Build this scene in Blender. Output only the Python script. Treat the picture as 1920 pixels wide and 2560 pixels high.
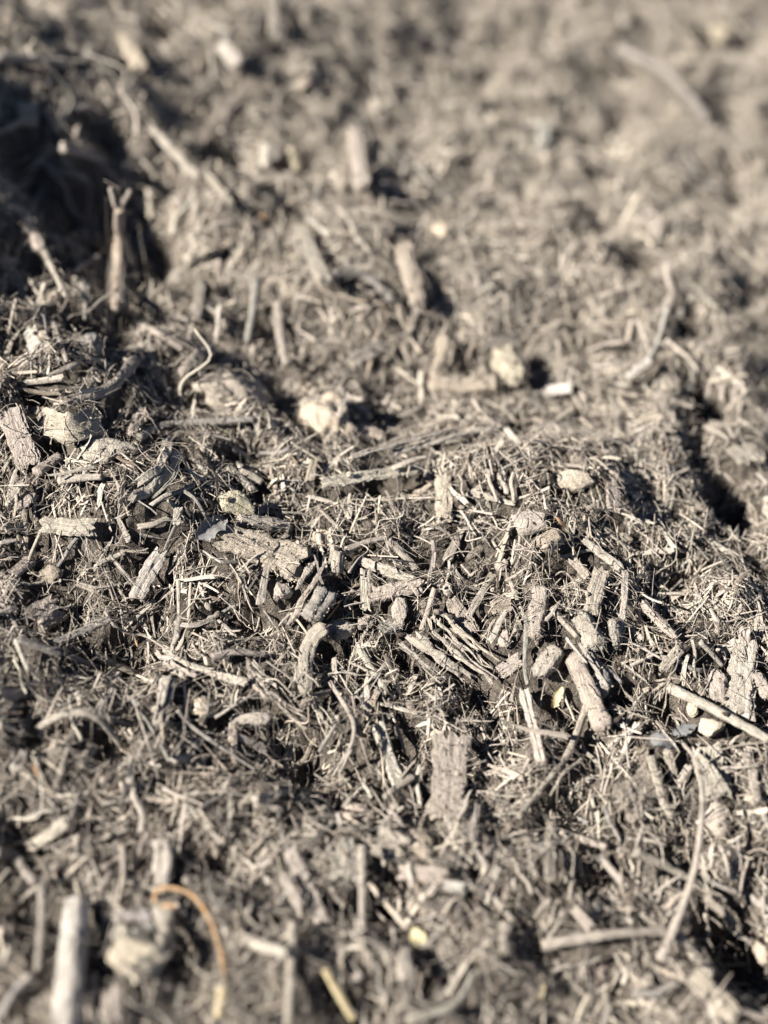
import bpy, bmesh, math
import numpy as np
from mathutils import Vector, Matrix

# ------------------------------------------------------------------ clean slate
for o in list(bpy.data.objects):
    bpy.data.objects.remove(o)
S = bpy.context.scene
COL = S.collection
R = np.random.default_rng(11)

# ------------------------------------------------------------------ camera
CAM = np.array([0.0, 0.0, 0.42])
PITCH = math.radians(50.0)              # below the horizon
FPX = 3879.0                            # focal length in pixels of the 1920 x 2560 photograph
FOCUS = 0.513
cam = bpy.data.cameras.new('camera')
camo = bpy.data.objects.new('camera', cam)
COL.objects.link(camo)
camo.location = CAM
camo.rotation_euler = (math.pi / 2 - PITCH, 0, 0)
cam.sensor_fit = 'VERTICAL'
cam.sensor_height = 36.0
cam.sensor_width = 27.0
cam.lens = 36.0 * FPX / 2560.0
cam.clip_start = 0.01
cam.clip_end = 200.0
cam.dof.use_dof = True
cam.dof.focus_distance = FOCUS
cam.dof.aperture_fstop = 3.8
S.camera = camo

# ------------------------------------------------------------------ sky and sun
SUND = np.array([0.74, 0.24, -0.63])    # direction the sunlight travels
SUND = SUND / np.linalg.norm(SUND)
w = bpy.data.worlds.new('World')
S.world = w
w.use_nodes = True
nt = w.node_tree
nt.nodes.clear()
sky = nt.nodes.new('ShaderNodeTexSky')
sky.sky_type = 'NISHITA'
sky.sun_disc = False
sky.sun_elevation = math.asin(-SUND[2])
sky.sun_rotation = math.atan2(-SUND[0], -SUND[1]) % (2 * math.pi)
sky.altitude = 1500.0
sky.air_density = 0.35               # very clear dry air: a deep blue sky and dark shadows
sky.dust_density = 0.15
sky.ozone_density = 1.0
bg = nt.nodes.new('ShaderNodeBackground')
bg.inputs['Strength'].default_value = 0.05
wo = nt.nodes.new('ShaderNodeOutputWorld')
nt.links.new(sky.outputs[0], bg.inputs['Color'])
nt.links.new(bg.outputs[0], wo.inputs['Surface'])
sun = bpy.data.lights.new('sun', 'SUN')
sun.energy = 5.0
sun.angle = math.radians(0.53)
sun.color = (1.0, 0.955, 0.89)
suno = bpy.data.objects.new('sun', sun)
COL.objects.link(suno)
suno.location = (-2, -0.5, 2)
suno.rotation_euler = Vector(SUND).to_track_quat('-Z', 'Y').to_euler()

S.view_settings.view_transform = 'Standard'
S.view_settings.look = 'None'
S.view_settings.exposure = 1.47
S.view_settings.gamma = 1.0
S.cycles.max_bounces = 2
S.cycles.diffuse_bounces = 1
S.cycles.use_denoising = True

# ------------------------------------------------------------------ noise and terrain
def vnoise(x, y, seed):
    xi = np.floor(x).astype(np.int64); yi = np.floor(y).astype(np.int64)
    fx = x - xi; fy = y - yi
    fx = fx * fx * fx * (fx * (fx * 6 - 15) + 10); fy = fy * fy * fy * (fy * (fy * 6 - 15) + 10)
    def h(a, b):
        n = (a * 374761393 + b * 668265263 + seed * 1442695041) & 0xFFFFFFFF
        n = ((n ^ (n >> 13)) * 1274126177) & 0xFFFFFFFF
        return ((n ^ (n >> 16)) & 0xFFFF) / 32767.5 - 1.0
    a = h(xi, yi); b = h(xi + 1, yi); c = h(xi, yi + 1); d = h(xi + 1, yi + 1)
    return a + (b - a) * fx + (c - a) * fy + (a - b - c + d) * fx * fy

def fbm(x, y, scale, octs, seed, gain=0.5):
    s = 0.0; amp = 1.0; f = 1.0 / scale
    for k in range(octs):
        s = s + amp * vnoise(x * f + 17.3 * k, y * f - 9.1 * k, seed + k)
        amp *= gain; f *= 2.03
    return s

def sst(x, a, b):
    t = np.clip((x - a) / (b - a), 0, 1)
    return t * t * (3 - 2 * t)

def gs(x, y, cx, cy, rx, ry):
    return np.exp(-((x - cx) / rx) ** 2 - ((y - cy) / ry) ** 2)

# shaded pockets between the lumps
PITS = [(-0.1481, 0.5185, 0.013, 0.026), (-0.1346, 0.4967, 0.012, 0.024), (-0.1363, 0.4612, 0.01, 0.02), (-0.1224, 0.5082, 0.014, 0.028), (-0.1019, 0.4876, 0.013, 0.026), (-0.1041, 0.4635, 0.01, 0.018), (-0.1378, 0.4318, 0.009, 0.016), (-0.1203, 0.5458, 0.01, 0.018), (-0.1131, 0.4211, 0.008, 0.013), (-0.0919, 0.4895, 0.008, 0.014), (-0.0325, 0.3971, 0.008, 0.014), (0.1108, 0.6254, 0.012, 0.016), (0.1009, 0.5338, 0.009, 0.014), (0.0859, 0.5233, 0.009, 0.014), (0.1082, 0.5033, 0.01, 0.016), (-0.0693, 0.5551, 0.011, 0.018), (-0.101, 0.6443, 0.013, 0.018), (-0.1673, 0.629, 0.013, 0.018), (-0.0487, 0.6383, 0.009, 0.012), (-0.0827, 0.2803, 0.005, 0.008), (-0.0835, 0.2479, 0.007, 0.011), (-0.0241, 0.2518, 0.008, 0.012), (0.0051, 0.2607, 0.007, 0.01), (0.0284, 0.2567, 0.006, 0.01), (0.0318, 0.2772, 0.006, 0.009), (-0.0578, 0.1863, 0.009, 0.013), (-0.0496, 0.2108, 0.006, 0.009), (-0.1065, 0.2185, 0.009, 0.013), (0.1045, 0.1996, 0.011, 0.016), (0.11, 0.1887, 0.01, 0.014), (0.0439, 0.1898, 0.007, 0.01), (0.0, 0.2058, 0.006, 0.009), (0.0587, 0.2362, 0.008, 0.011), (-0.0421, 0.2998, 0.006, 0.009), (-0.0164, 0.2917, 0.006, 0.01), (-0.1199, 0.3717, 0.006, 0.011), (-0.1127, 0.3482, 0.006, 0.009), (-0.0711, 0.3603, 0.008, 0.013), (-0.0964, 0.4378, 0.01, 0.016), (-0.1009, 0.4175, 0.008, 0.013), (-0.1305, 0.395, 0.007, 0.01), (-0.0447, 0.3485, 0.006, 0.009), (0.0053, 0.2913, 0.005, 0.008), (0.0612, 0.3196, 0.005, 0.008), (0.0381, 0.314, 0.006, 0.009), (0.0919, 0.2776, 0.006, 0.008), (-0.0364, 0.3185, 0.005, 0.008), (-0.0531, 0.3085, 0.005, 0.007), (0.0625, 0.2149, 0.007, 0.009), (0.1035, 0.3272, 0.006, 0.009), (-0.0994, 0.1886, 0.008, 0.01), (-0.0485, 0.3676, 0.007, 0.01), (-0.0043, 0.3575, 0.006, 0.009), (0.0552, 0.4429, 0.007, 0.01), (-0.0028, 0.3306, 0.004, 0.006), (0.0785, 0.2773, 0.005, 0.008)]

def height(x, y):
    xc = np.clip(x, -0.45, 0.45); yc = np.clip(y, -0.2, 1.2)
    z = -0.13 * xc + 0.05 * np.maximum(xc - 0.03, 0)
    z = z + 0.010 * gs(xc, yc, -0.03, 0.345, 0.2, 0.055)          # near ridge
    z = z + 0.016 * gs(xc, yc, 0.055, 0.341, 0.042, 0.036)        # knoll
    z = z + 0.020 * gs(xc, yc, -0.125, 0.385, 0.055, 0.040)       # shoulder of the mound
    z = z - 0.011 * gs(xc, yc, 0.02, 0.425, 0.080, 0.042)         # hollow behind the ridge
    z = z - 0.010 * gs(xc, yc, -0.045, 0.405, 0.022, 0.016)
    z = z + 0.060 * gs(xc, yc, -0.228, 0.52, 0.088, 0.10)         # mound rising at the left
    # steep broken face on the side of the mound turned from the sun
    z = z - 0.022 * gs(xc, yc, -0.098, 0.50, 0.020, 0.040)
    z = z - 0.017 * gs(xc, yc, -0.125, 0.505, 0.034, 0.045)
    z = z - 0.016 * gs(xc, yc, -0.070, 0.47, 0.016, 0.018)
    # the bank that falls away to lower ground, and the far ground
    xt = 0.1235 + 0.012 * np.clip((0.3727 - yc) / 0.04, 0, 2) + 0.0025 * np.sin(yc * 140.0)      # crevice below the bank
    run = sst(yc, 0.315, 0.35) * (1 - sst(yc, 0.465, 0.49)) * (0.12 + 0.88 * np.sin(yc * 62.0 + 0.6) ** 2)
    z = z - 0.028 * np.exp(-((xc - xt) / 0.0090) ** 2) * run
    z = z - 0.016 * sst(xc, xt, xt + 0.05) * sst(yc, 0.29, 0.36) * (1 - sst(yc, 0.46, 0.54))
    z = z - 0.030 * sst(xc, -0.08, 0.30) * sst(yc, 0.40, 0.66)
    z = z - 0.035 * sst(yc, 0.44, 0.74) * sst(xc, -0.16, 0.10)
    z = z + 0.004 * (1 - sst(yc, 0.15, 0.25))                     # the bed swells toward the camera
    for (a, b, r, h) in PITS:
        z = z - h * gs(xc, yc, a, b, r, r)
    inn = 1 - sst(np.maximum(np.abs(x) - 0.5, np.abs(y - 0.5) - 0.7), 0, 0.6)
    z = z + 0.0062 * fbm(x, y, 0.042, 2, 3) * (0.4 + 0.6 * inn)
    z = z + 0.0038 * fbm(x, y, 0.013, 2, 21) * inn
    z = z + 0.0015 * fbm(x, y, 0.0042, 2, 33) * inn
    return z

GX0, GX1, GY0, GY1, GD = -0.46, 0.46, -0.06, 1.16, 0.0011
gx = np.arange(GX0, GX1, GD); gy = np.arange(GY0, GY1, GD)
HG = height(*np.meshgrid(gx, gy))

def H(x, y):
    x = np.asarray(x, float); y = np.asarray(y, float)
    fx = np.clip((x - GX0) / GD, 0, len(gx) - 1.001); fy = np.clip((y - GY0) / GD, 0, len(gy) - 1.001)
    i = fx.astype(int); j = fy.astype(int); a = fx - i; b = fy - j
    return (HG[j, i] * (1 - a) * (1 - b) + HG[j, i + 1] * a * (1 - b) + HG[j + 1, i] * (1 - a) * b + HG[j + 1, i + 1] * a * b)

def normal(x, y, e=0.006):
    n = np.array([H(x - e, y) - H(x + e, y), H(x, y - e) - H(x, y + e), 2 * e * np.ones_like(np.asarray(x, float))])
    return n / np.linalg.norm(n, axis=0)

CP, SP = math.cos(PITCH), math.sin(PITCH)
def ray(u, v):
    a = (u - 960) / FPX; b = (1280 - v) / FPX
    d = np.array([a, CP + b * SP, -SP + b * CP])
    return d                                        # axial depth 1 per unit of t

TS = np.arange(0.30, 1.4, 0.0008)
def ground(u, v):
    """the point of the ground that a place in the photograph shows"""
    d = ray(u, v)
    P = CAM[:, None] + d[:, None] * TS[None]
    below = P[2] < H(P[0], P[1])
    k = int(np.argmax(below)) if below.any() else len(TS) - 1
    return P[:, k], TS[k]

def raise_by(P, l):
    return P + (CAM - P) * (l / max(CAM[2] - P[2], 0.05))

def project(P):
    q = np.asarray(P) - CAM
    t = q[1] * CP - q[2] * SP
    return 960 + FPX * q[0] / t, 1280 - FPX * (q[1] * SP + q[2] * CP) / t, t

# ------------------------------------------------------------------ materials
def nodes(name):
    m = bpy.data.materials.new(name)
    m.use_nodes = True
    t = m.node_tree
    t.nodes.clear()
    out = t.nodes.new('ShaderNodeOutputMaterial')
    b = t.nodes.new('ShaderNodeBsdfPrincipled')
    b.inputs['Roughness'].default_value = 0.9
    b.inputs['Specular IOR Level'].default_value = 0.25
    t.links.new(b.outputs[0], out.inputs[0])
    return m, t, b

def nd(t, kind, **kw):
    n = t.nodes.new(kind)
    for k, v in kw.items():
        if hasattr(n, k) and not k[0].isupper():
            setattr(n, k, v)
        else:
            n.inputs[k.replace('_', ' ')].default_value = v
    return n

def ramp(t, src, stops):
    r = t.nodes.new('ShaderNodeValToRGB')
    e = r.color_ramp.elements
    while len(e) < len(stops):
        e.new(0.5)
    for k, (p, c) in enumerate(stops):
        e[k].position = p
        e[k].color = (c, c, c, 1) if np.isscalar(c) else (*c, 1)
    t.links.new(src, r.inputs[0])
    return r.outputs[0]

def mix(t, fac, a, b, mode='MIX'):
    m = t.nodes.new('ShaderNodeMix')
    m.data_type = 'RGBA'
    m.blend_type = mode
    for s, v in ((m.inputs[0], fac), (m.inputs[6], a), (m.inputs[7], b)):
        if isinstance(v, (int, float)):
            s.default_value = v
        elif isinstance(v, tuple):
            s.default_value = (*v, 1)
        else:
            t.links.new(v, s)
    return m.outputs[2]

def bump(t, b, src, strength, dist):
    n = t.nodes.new('ShaderNodeBump')
    n.inputs['Strength'].default_value = strength
    n.inputs['Distance'].default_value = dist
    t.links.new(src, n.inputs['Height'])
    t.links.new(n.outputs[0], b.inputs['Normal'])

def noise_at(t, vec, scale, detail=3.0, rough=0.6):
    n = nd(t, 'ShaderNodeTexNoise')
    n.inputs['Scale'].default_value = scale
    n.inputs['Detail'].default_value = detail
    n.inputs['Roughness'].default_value = rough
    if vec is not None:
        t.links.new(vec, n.inputs['Vector'])
    return n.outputs['Fac']

DUST = (0.42, 0.367, 0.303)
SOIL = (0.085, 0.066, 0.050)

def wood_material(name, streak, dust, soil, relief, rough=0.9):
    """weathered wood under dust; the colour comes from the object, the grain runs along its UV"""
    m, t, b = nodes(name)
    b.inputs['Roughness'].default_value = rough
    oi = t.nodes.new('ShaderNodeObjectInfo')
    tc = t.nodes.new('ShaderNodeTexCoord')
    mp = t.nodes.new('ShaderNodeMapping')
    mp.inputs['Scale'].default_value = (220, 3200, 1)
    t.links.new(tc.outputs['UV'], mp.inputs['Vector'])
    grain = noise_at(t, mp.outputs[0], 1.0, 4.0, 0.65)
    off = t.nodes.new('ShaderNodeVectorMath'); off.operation = 'ADD'
    t.links.new(tc.outputs['Object'], off.inputs[0]); t.links.new(oi.outputs['Random'], off.inputs[1])
    patch = noise_at(t, off.outputs[0], 300, 4.0, 0.7)
    spec = noise_at(t, off.outputs[0], 900, 4.0, 0.75)
    c = mix(t, streak, oi.outputs['Color'], ramp(t, grain, ((0.36, 0.34), (0.66, 1.25))), 'MULTIPLY')
    c = mix(t, ramp(t, patch, ((0.40, 0.0), (0.72, dust))), c, DUST)
    c = mix(t, ramp(t, spec, ((0.36, soil), (0.46, 0.0))), c, SOIL)
    c = mix(t, ramp(t, spec, ((0.56, 0.0), (0.72, 0.5))), c, (0.60, 0.54, 0.45))
    t.links.new(c, b.inputs['Base Color'])
    add = t.nodes.new('ShaderNodeMath'); add.operation = 'ADD'
    t.links.new(grain, add.inputs[0]); t.links.new(spec, add.inputs[1])
    bump(t, b, add.outputs[0], relief, 0.0010)
    return m

M_WOOD = wood_material('weathered_wood', 0.85, 0.55, 0.55, 0.75)
M_ROD = wood_material('dust_caked_wood', 0.5, 0.75, 0.25, 0.9)
M_BARK = wood_material('weathered_bark', 0.8, 0.6, 0.45, 0.9)
M_TWIG = wood_material('dry_twig', 0.85, 0.5, 0.35, 0.8)
M_STEM = wood_material('dry_stem', 0.45, 0.10, 0.15, 0.3, 0.6)

def stone_material(name, dust):
    m, t, b = nodes(name)
    oi = t.nodes.new('ShaderNodeObjectInfo')
    tc = t.nodes.new('ShaderNodeTexCoord')
    off = t.nodes.new('ShaderNodeVectorMath'); off.operation = 'ADD'
    t.links.new(tc.outputs['Object'], off.inputs[0]); t.links.new(oi.outputs['Random'], off.inputs[1])
    a = noise_at(t, off.outputs[0], 330, 4.0, 0.65)
    s = noise_at(t, off.outputs[0], 1500, 3.0, 0.7)
    c = mix(t, 0.75, oi.outputs['Color'], ramp(t, a, ((0.30, 0.60), (0.72, 1.15))), 'MULTIPLY')
    c = mix(t, ramp(t, s, ((0.27, 0.55), (0.42, 0.0))), c, (0.12, 0.095, 0.07))
    c = mix(t, ramp(t, noise_at(t, off.outputs[0], 190, 4.0, 0.7), ((0.42, 0.0), (0.62, dust))), c, (0.37, 0.322, 0.265))
    t.links.new(c, b.inputs['Base Color'])
    add = t.nodes.new('ShaderNodeMath'); add.operation = 'ADD'
    t.links.new(a, add.inputs[0]); t.links.new(s, add.inputs[1])
    bump(t, b, add.outputs[0], 0.9, 0.0010)
    return m
M_STONE = stone_material('dusty_stone', 0.75)
M_CREAM = stone_material('cream_stone', 0.25)

def tone_material(name, kind, stops, relief, scale):
    """many small pieces: each carries its own tone from 0 to 1"""
    m, t, b = nodes(name)
    at = t.nodes.new('ShaderNodeAttribute')
    at.attribute_name = 'tone'
    at.attribute_type = kind
    geo = t.nodes.new('ShaderNodeNewGeometry')
    s = noise_at(t, geo.outputs['Position'], scale, 3.0, 0.7)
    c = ramp(t, at.outputs['Fac'], stops)
    c = mix(t, 0.8, c, ramp(t, s, ((0.30, 0.5), (0.70, 1.2))), 'MULTIPLY')
    t.links.new(c, b.inputs['Base Color'])
    bump(t, b, s, relief, 0.0004)
    return m
STOPS = ((0.0, (0.06, 0.049, 0.039)), (0.22, (0.20, 0.150, 0.113)), (0.38, (0.30, 0.272, 0.238)), (0.52, (0.36, 0.298, 0.235)), (0.68, (0.39, 0.347, 0.295)), (0.9, (0.46, 0.405, 0.335)), (1.0, (0.54, 0.47, 0.36)))
M_SHRED = tone_material('wood_shreds', 'INSTANCER', STOPS, 0.5, 1100)
M_CRUMB = tone_material('soil_crumbs', 'INSTANCER', ((0.0, (0.03, 0.024, 0.019)), (0.45, (0.10, 0.083, 0.067)), (0.75, (0.30, 0.258, 0.212)), (1.0, (0.50, 0.435, 0.345))), 0.6, 1500)
M_FIBER = tone_material('fine_roots', 'GEOMETRY', STOPS, 0.2, 900)

def soil_material():
    m, t, b = nodes('mulch_soil')
    geo = t.nodes.new('ShaderNodeNewGeometry')
    P = geo.outputs['Position']
    a = noise_at(t, P, 60, 4.0, 0.6)
    f = noise_at(t, P, 520, 4.0, 0.7)
    g = noise_at(t, P, 1900, 2.0, 0.7)
    c = mix(t, ramp(t, f, ((0.34, 0.0), (0.70, 1.0))), (0.032, 0.026, 0.020), (0.19, 0.16, 0.13))
    c = mix(t, ramp(t, a, ((0.44, 0.0), (0.70, 0.40))), c, (0.30, 0.255, 0.205))
    # the crust is dry and dusty on the far side of the bed, damp and dark on the near ridge
    xyz = t.nodes.new('ShaderNodeSeparateXYZ')
    t.links.new(P, xyz.inputs[0])
    mr = t.nodes.new('ShaderNodeMapRange')
    for k_, v_ in (('From Min', 0.40), ('From Max', 0.56), ('To Min', 0.0), ('To Max', 0.35)):
        mr.inputs[k_].default_value = v_
    t.links.new(xyz.outputs['Y'], mr.inputs['Value'])
    c = mix(t, mr.outputs[0], c, (0.31, 0.268, 0.222))
    c = mix(t, 0.7, c, ramp(t, g, ((0.30, 0.45), (0.70, 1.3))), 'MULTIPLY')
    t.links.new(c, b.inputs['Base Color'])
    add = t.nodes.new('ShaderNodeMath'); add.operation = 'ADD'
    t.links.new(f, add.inputs[0]); t.links.new(g, add.inputs[1])
    bump(t, b, add.outputs[0], 1.0, 0.0015)
    return m
M_SOIL = soil_material()

# ------------------------------------------------------------------ the ground
def lines(lo, hi, step, far):
    a = list(np.arange(lo, hi + step / 2, step))
    s = step
    up = [a[-1]]; dn = [a[0]]
    while up[-1] < far:
        s *= 1.22; up.append(up[-1] + s)
    s = step
    while dn[-1] > -far:
        s *= 1.22; dn.append(dn[-1] - s)
    return np.array(dn[:0:-1] + a + up[1:])

def grid_mesh(name, X, Y):
    nx, ny = len(X), len(Y)
    xx, yy = np.meshgrid(X, Y)
    co = np.stack([xx, yy, height(xx, yy)], -1).reshape(-1, 3).astype(np.float32)
    i = (np.arange(ny - 1)[:, None] * nx + np.arange(nx - 1)[None]).ravel()
    f = np.stack([i, i + 1, i + nx + 1, i + nx], -1).astype(np.int32)
    return raw_mesh(name, co, f)

def raw_mesh(name, co, f, smooth=False):
    me = bpy.data.meshes.new(name)
    k = f.shape[1]
    me.vertices.add(len(co)); me.vertices.foreach_set('co', np.ascontiguousarray(co, np.float32).ravel())
    me.loops.add(f.size); me.loops.foreach_set('vertex_index', np.ascontiguousarray(f, np.int32).ravel())
    me.polygons.add(len(f))
    me.polygons.foreach_set('loop_start', np.arange(0, f.size, k, dtype=np.int32))
    me.polygons.foreach_set('use_smooth', np.full(len(f), smooth))
    me.update(calc_edges=True)
    return me

gme = grid_mesh('ground', lines(-0.24, 0.25, 0.0017, 12.0), lines(0.08, 0.86, 0.0017, 12.0))
gme.materials.append(M_SOIL)
go = bpy.data.objects.new('ground', gme)
COL.objects.link(go)
go['kind'] = 'structure'
go['label'] = 'bumpy grey brown soil under the shredded mulch'

# ------------------------------------------------------------------ shapes
def resample(P, n):
    P = np.asarray(P, float)
    if len(P) == 2:
        return P[0] + (P[1] - P[0]) * np.linspace(0, 1, n)[:, None]
    Q = np.vstack([2 * P[0] - P[1], P, 2 * P[-1] - P[-2]])
    out = []
    for k in range(1, len(Q) - 2):
        t = np.linspace(0, 1, 12, endpoint=False)[:, None]
        a, b, c, d = Q[k - 1], Q[k], Q[k + 1], Q[k + 2]
        out.append(0.5 * (2 * b + (c - a) * t + (2 * a - 5 * b + 4 * c - d) * t ** 2 + (3 * b - a - 3 * c + d) * t ** 3))
    out = np.vstack(out + [P[-1:]])
    s = np.r_[0, np.cumsum(np.linalg.norm(np.diff(out, axis=0), axis=1))]
    return np.stack([np.interp(np.linspace(0, s[-1], n), s, out[:, k]) for k in range(3)], -1)

def smooth_rand(rng, n, k):
    return np.interp(np.linspace(0, 1, n), np.linspace(0, 1, k), rng.normal(size=k))

def sweep(P, W, T, up, rng, sides=14, rings=16, jag=0.0, rnd=0.0, taper=(1, 1), rough=0.12, box=0.0, wob=0.0, twist=0.0, grit=0.05):
    """verts, faces, uvs of a piece of wood that follows the path P; W wide, T thick"""
    P = resample(P, rings)
    if wob:
        L = np.linalg.norm(P[-1] - P[0])
        kw_ = int(np.clip(L / (4 * W), 3, 9))
        L = min(L, 7 * W)
        for ax in range(3):
            P[:, ax] += wob * L * smooth_rand(rng, rings, kw_) * 0.28
    tan = np.gradient(P, axis=0); tan /= np.linalg.norm(tan, axis=1)[:, None] + 1e-12
    up = np.asarray(up, float)
    side = np.cross(tan, up); side /= np.linalg.norm(side, axis=1)[:, None] + 1e-12
    nrm = np.cross(side, tan)
    th = np.linspace(0, 2 * math.pi, sides, endpoint=False) + rng.uniform(0, 1)
    cx, sx = np.cos(th), np.sin(th)
    if box:
        k = 1.0 / np.maximum(np.abs(cx), np.abs(sx)) ** box
        cx, sx = cx * k, sx * k
    f = np.linspace(0, 1, rings)
    prof = taper[0] + (taper[1] - taper[0]) * f
    if rnd:
        e = np.minimum(f, 1 - f) / rnd
        prof = prof * np.sqrt(np.clip(1 - (1 - np.clip(e, 0, 1)) ** 2, 0.08, 1))
    prof = prof * (1 + 0.5 * rough * smooth_rand(rng, rings, max(3, rings // 3)))
    base = rng.normal(size=sides) * rough
    slow = np.stack([smooth_rand(rng, rings, max(3, rings // 3)) for _ in range(sides)], 1) * rough * 0.7
    rad = np.clip(1 + base[None] + slow + rng.normal(size=(rings, sides)) * grit, 0.35, 1.6) * prof[:, None]
    tw = twist * (f - 0.5)
    c2 = cx[None] * np.cos(tw)[:, None] - sx[None] * (T / W) * np.sin(tw)[:, None]
    s2 = sx[None] * np.cos(tw)[:, None] + cx[None] * (W / T) * np.sin(tw)[:, None]
    V = P[:, None] + side[:, None] * (W / 2 * rad * c2)[..., None] + nrm[:, None] * (T / 2 * rad * s2)[..., None]
    ends = np.zeros((2, 3))
    for q, (a, s) in enumerate(((0, -1), (rings - 1, 1))):
        if jag:
            V[a] += tan[a] * (s * jag * W * rng.uniform(-0.9, 0.9, sides))[:, None]
        c = V[a].mean(0)
        ends[q] = c - s * tan[a] * (0.25 * jag * W) + s * tan[a] * (rnd * 0.15 * W)
    verts = np.vstack([V.reshape(-1, 3), ends])
    s = np.r_[0, np.cumsum(np.linalg.norm(np.diff(P, axis=0), axis=1))]
    circ = math.pi * (W + T) / 2 / sides
    o = rng.uniform(0, 3)
    faces, uvs = [], []
    for k in range(rings - 1):
        for j in range(sides):
            j2 = (j + 1) % sides
            faces.append((k * sides + j, k * sides + j2, (k + 1) * sides + j2, (k + 1) * sides + j))
            uvs += [(s[k] + o, j * circ + o), (s[k] + o, (j + 1) * circ + o), (s[k + 1] + o, (j + 1) * circ + o), (s[k + 1] + o, j * circ + o)]
    n = rings * sides
    for j in range(sides):
        j2 = (j + 1) % sides
        faces.append((n, j2, j)); uvs += [(o, j * circ), (o + circ, j * circ), (o, j * circ + circ)]
        b = (rings - 1) * sides
        faces.append((n + 1, b + j, b + j2)); uvs += [(o, j * circ), (o + circ, j * circ), (o, j * circ + circ)]
    return verts, faces, uvs

def mesh_from(name, verts, faces, uvs, mat, smooth):
    me = bpy.data.meshes.new(name)
    me.from_pydata([tuple(v) for v in verts], [], faces)
    if uvs is not None:
        uv = me.uv_layers.new(name='UVMap')
        uv.data.foreach_set('uv', np.asarray(uvs, np.float32).ravel())
    me.polygons.foreach_set('use_smooth', np.full(len(me.polygons), smooth))
    me.materials.append(mat)
    me.update()
    return me

def ico(sub):
    bm = bmesh.new()
    bmesh.ops.create_icosphere(bm, subdivisions=sub, radius=1.0)
    v = np.array([x.co[:] for x in bm.verts]); f = [tuple(x.index for x in fc.verts) for fc in bm.faces]
    bm.free()
    return v, f
ICO = {k: ico(k) for k in (1, 2, 3, 4)}

def n3(p, scale, seed):
    x, y, z = p.T / scale
    return (vnoise(x + 3.1 * z, y - 1.7 * z, seed) + vnoise(y + 2.3 * x, z + 0.9 * x, seed + 5) + vnoise(z - 1.3 * y, x + 2.1 * y, seed + 9)) / 2

def blob(rx, ry, rz, rng, facet=0, lump=0.25, grit=0.06, sub=3):
    """a stone (cut by facets) or a clod (lumpy and gritty)"""
    v, f = ICO[sub]
    v = v.copy()
    sd = int(rng.integers(1, 99999))
    for _ in range(facet):
        d = rng.normal(size=3); d /= np.linalg.norm(d)
        h = rng.uniform(0.55, 0.85)
        k = v @ d
        v = v - np.clip(k - h, 0, None)[:, None] * d * 0.92
    r = 1 + lump * n3(v, 0.8, sd) + lump * 0.5 * n3(v, 0.36, sd + 3) + grit * n3(v, 0.13, sd + 7)
    return v * r[:, None] * np.array([rx, ry, rz]), f

# ------------------------------------------------------------------ things
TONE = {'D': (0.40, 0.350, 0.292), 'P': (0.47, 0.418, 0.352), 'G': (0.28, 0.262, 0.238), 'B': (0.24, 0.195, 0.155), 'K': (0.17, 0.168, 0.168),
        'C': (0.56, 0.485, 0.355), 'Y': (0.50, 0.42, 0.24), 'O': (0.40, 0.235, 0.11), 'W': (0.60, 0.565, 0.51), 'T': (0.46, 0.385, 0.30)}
KIND = {'chip': ('wood_chip', 'wood chip'), 'rod': ('wood_chunk', 'wood chunk'), 'twig': ('twig', 'twig'), 'root': ('root', 'root'),
        'split': ('splintered_stick', 'splintered stick'), 'slab': ('bark_piece', 'bark'), 'stone': ('stone', 'stone'), 'clod': ('soil_clod', 'soil clod'),
        'leaf': ('dry_leaf', 'leaf'), 'straw': ('straw_stem', 'straw')}
GROUPS = {'chip': 'wood chips strewn over the mulch', 'rod': 'dust caked chunks of wood', 'twig': 'dry twigs in the mulch', 'root': 'thin roots curling over the mulch',
          'split': 'splintered sticks in the mulch', 'slab': 'flat pieces of bark', 'stone': 'stones in the mulch', 'clod': 'dusty clods of soil',
          'leaf': 'dry leaves in the mulch', 'straw': 'straw stems in the mulch'}
SEGS = []          # what is already taken, in the photograph's pixels: (a, b, half width)
MARKS = []         # things that labels may refer to: (pixel centre, words)

def tint(c, rng, k=0.10):
    s = 1 + rng.uniform(-k, k)
    return tuple(min(1, max(0.01, x * s * (1 + rng.uniform(-0.03, 0.03)))) for x in c) + (1,)

def tag(o, kind, label):
    o['label'] = label
    o['category'] = KIND[kind][1]
    o['group'] = GROUPS[kind]
    o['kind'] = 'thing'

def link(name, me, loc, color, parent=None):
    o = bpy.data.objects.new(name, me)
    o.location = loc
    o.color = color
    COL.objects.link(o)
    if parent is not None:
        o.parent = parent
    return o

def view_up(P, n, k=0.55):
    v = CAM - P; v = v / np.linalg.norm(v)
    u = n * (1 - k) + v * k
    return u / np.linalg.norm(u)

def lay(pts, wpx, thick, lift):
    """path of a piece lying on the ground under the given places of the photograph, and its width in metres"""
    G = [ground(u, v) for u, v in pts]
    t = np.mean([g[1] for g in G])
    Wm = 1.12 * wpx * t / FPX * (0.82 if pts[0][1] < 1000 else 1.0)
    up = Wm * thick * 0.45 + 0.0014
    P = []
    for k, (p, _) in enumerate(G):
        l = up + (lift[k] if isinstance(lift, (list, tuple)) else lift) * 0.001
        P.append(raise_by(p, l))
    P = np.array(P)
    for _ in range(2):
        Q = resample(P, 15)
        pen = np.max(H(Q[:, 0], Q[:, 1]) + 0.35 * Wm * thick - Q[:, 2])
        if pen > 0:
            P = np.array([raise_by(p, min(pen, 0.004) * 0.7) for p in P])
    return P, Wm

def whole(kind, pt, label, mark=None):
    """a thing of several parts: an Empty at its base"""
    g, _ = ground(*pt)
    r = bpy.data.objects.new(KIND[kind][0], None)
    r.location = g
    r.empty_display_size = 0.005
    COL.objects.link(r)
    tag(r, kind, label)
    if mark:
        MARKS.append((np.array(pt, float), mark))
    return r

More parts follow.
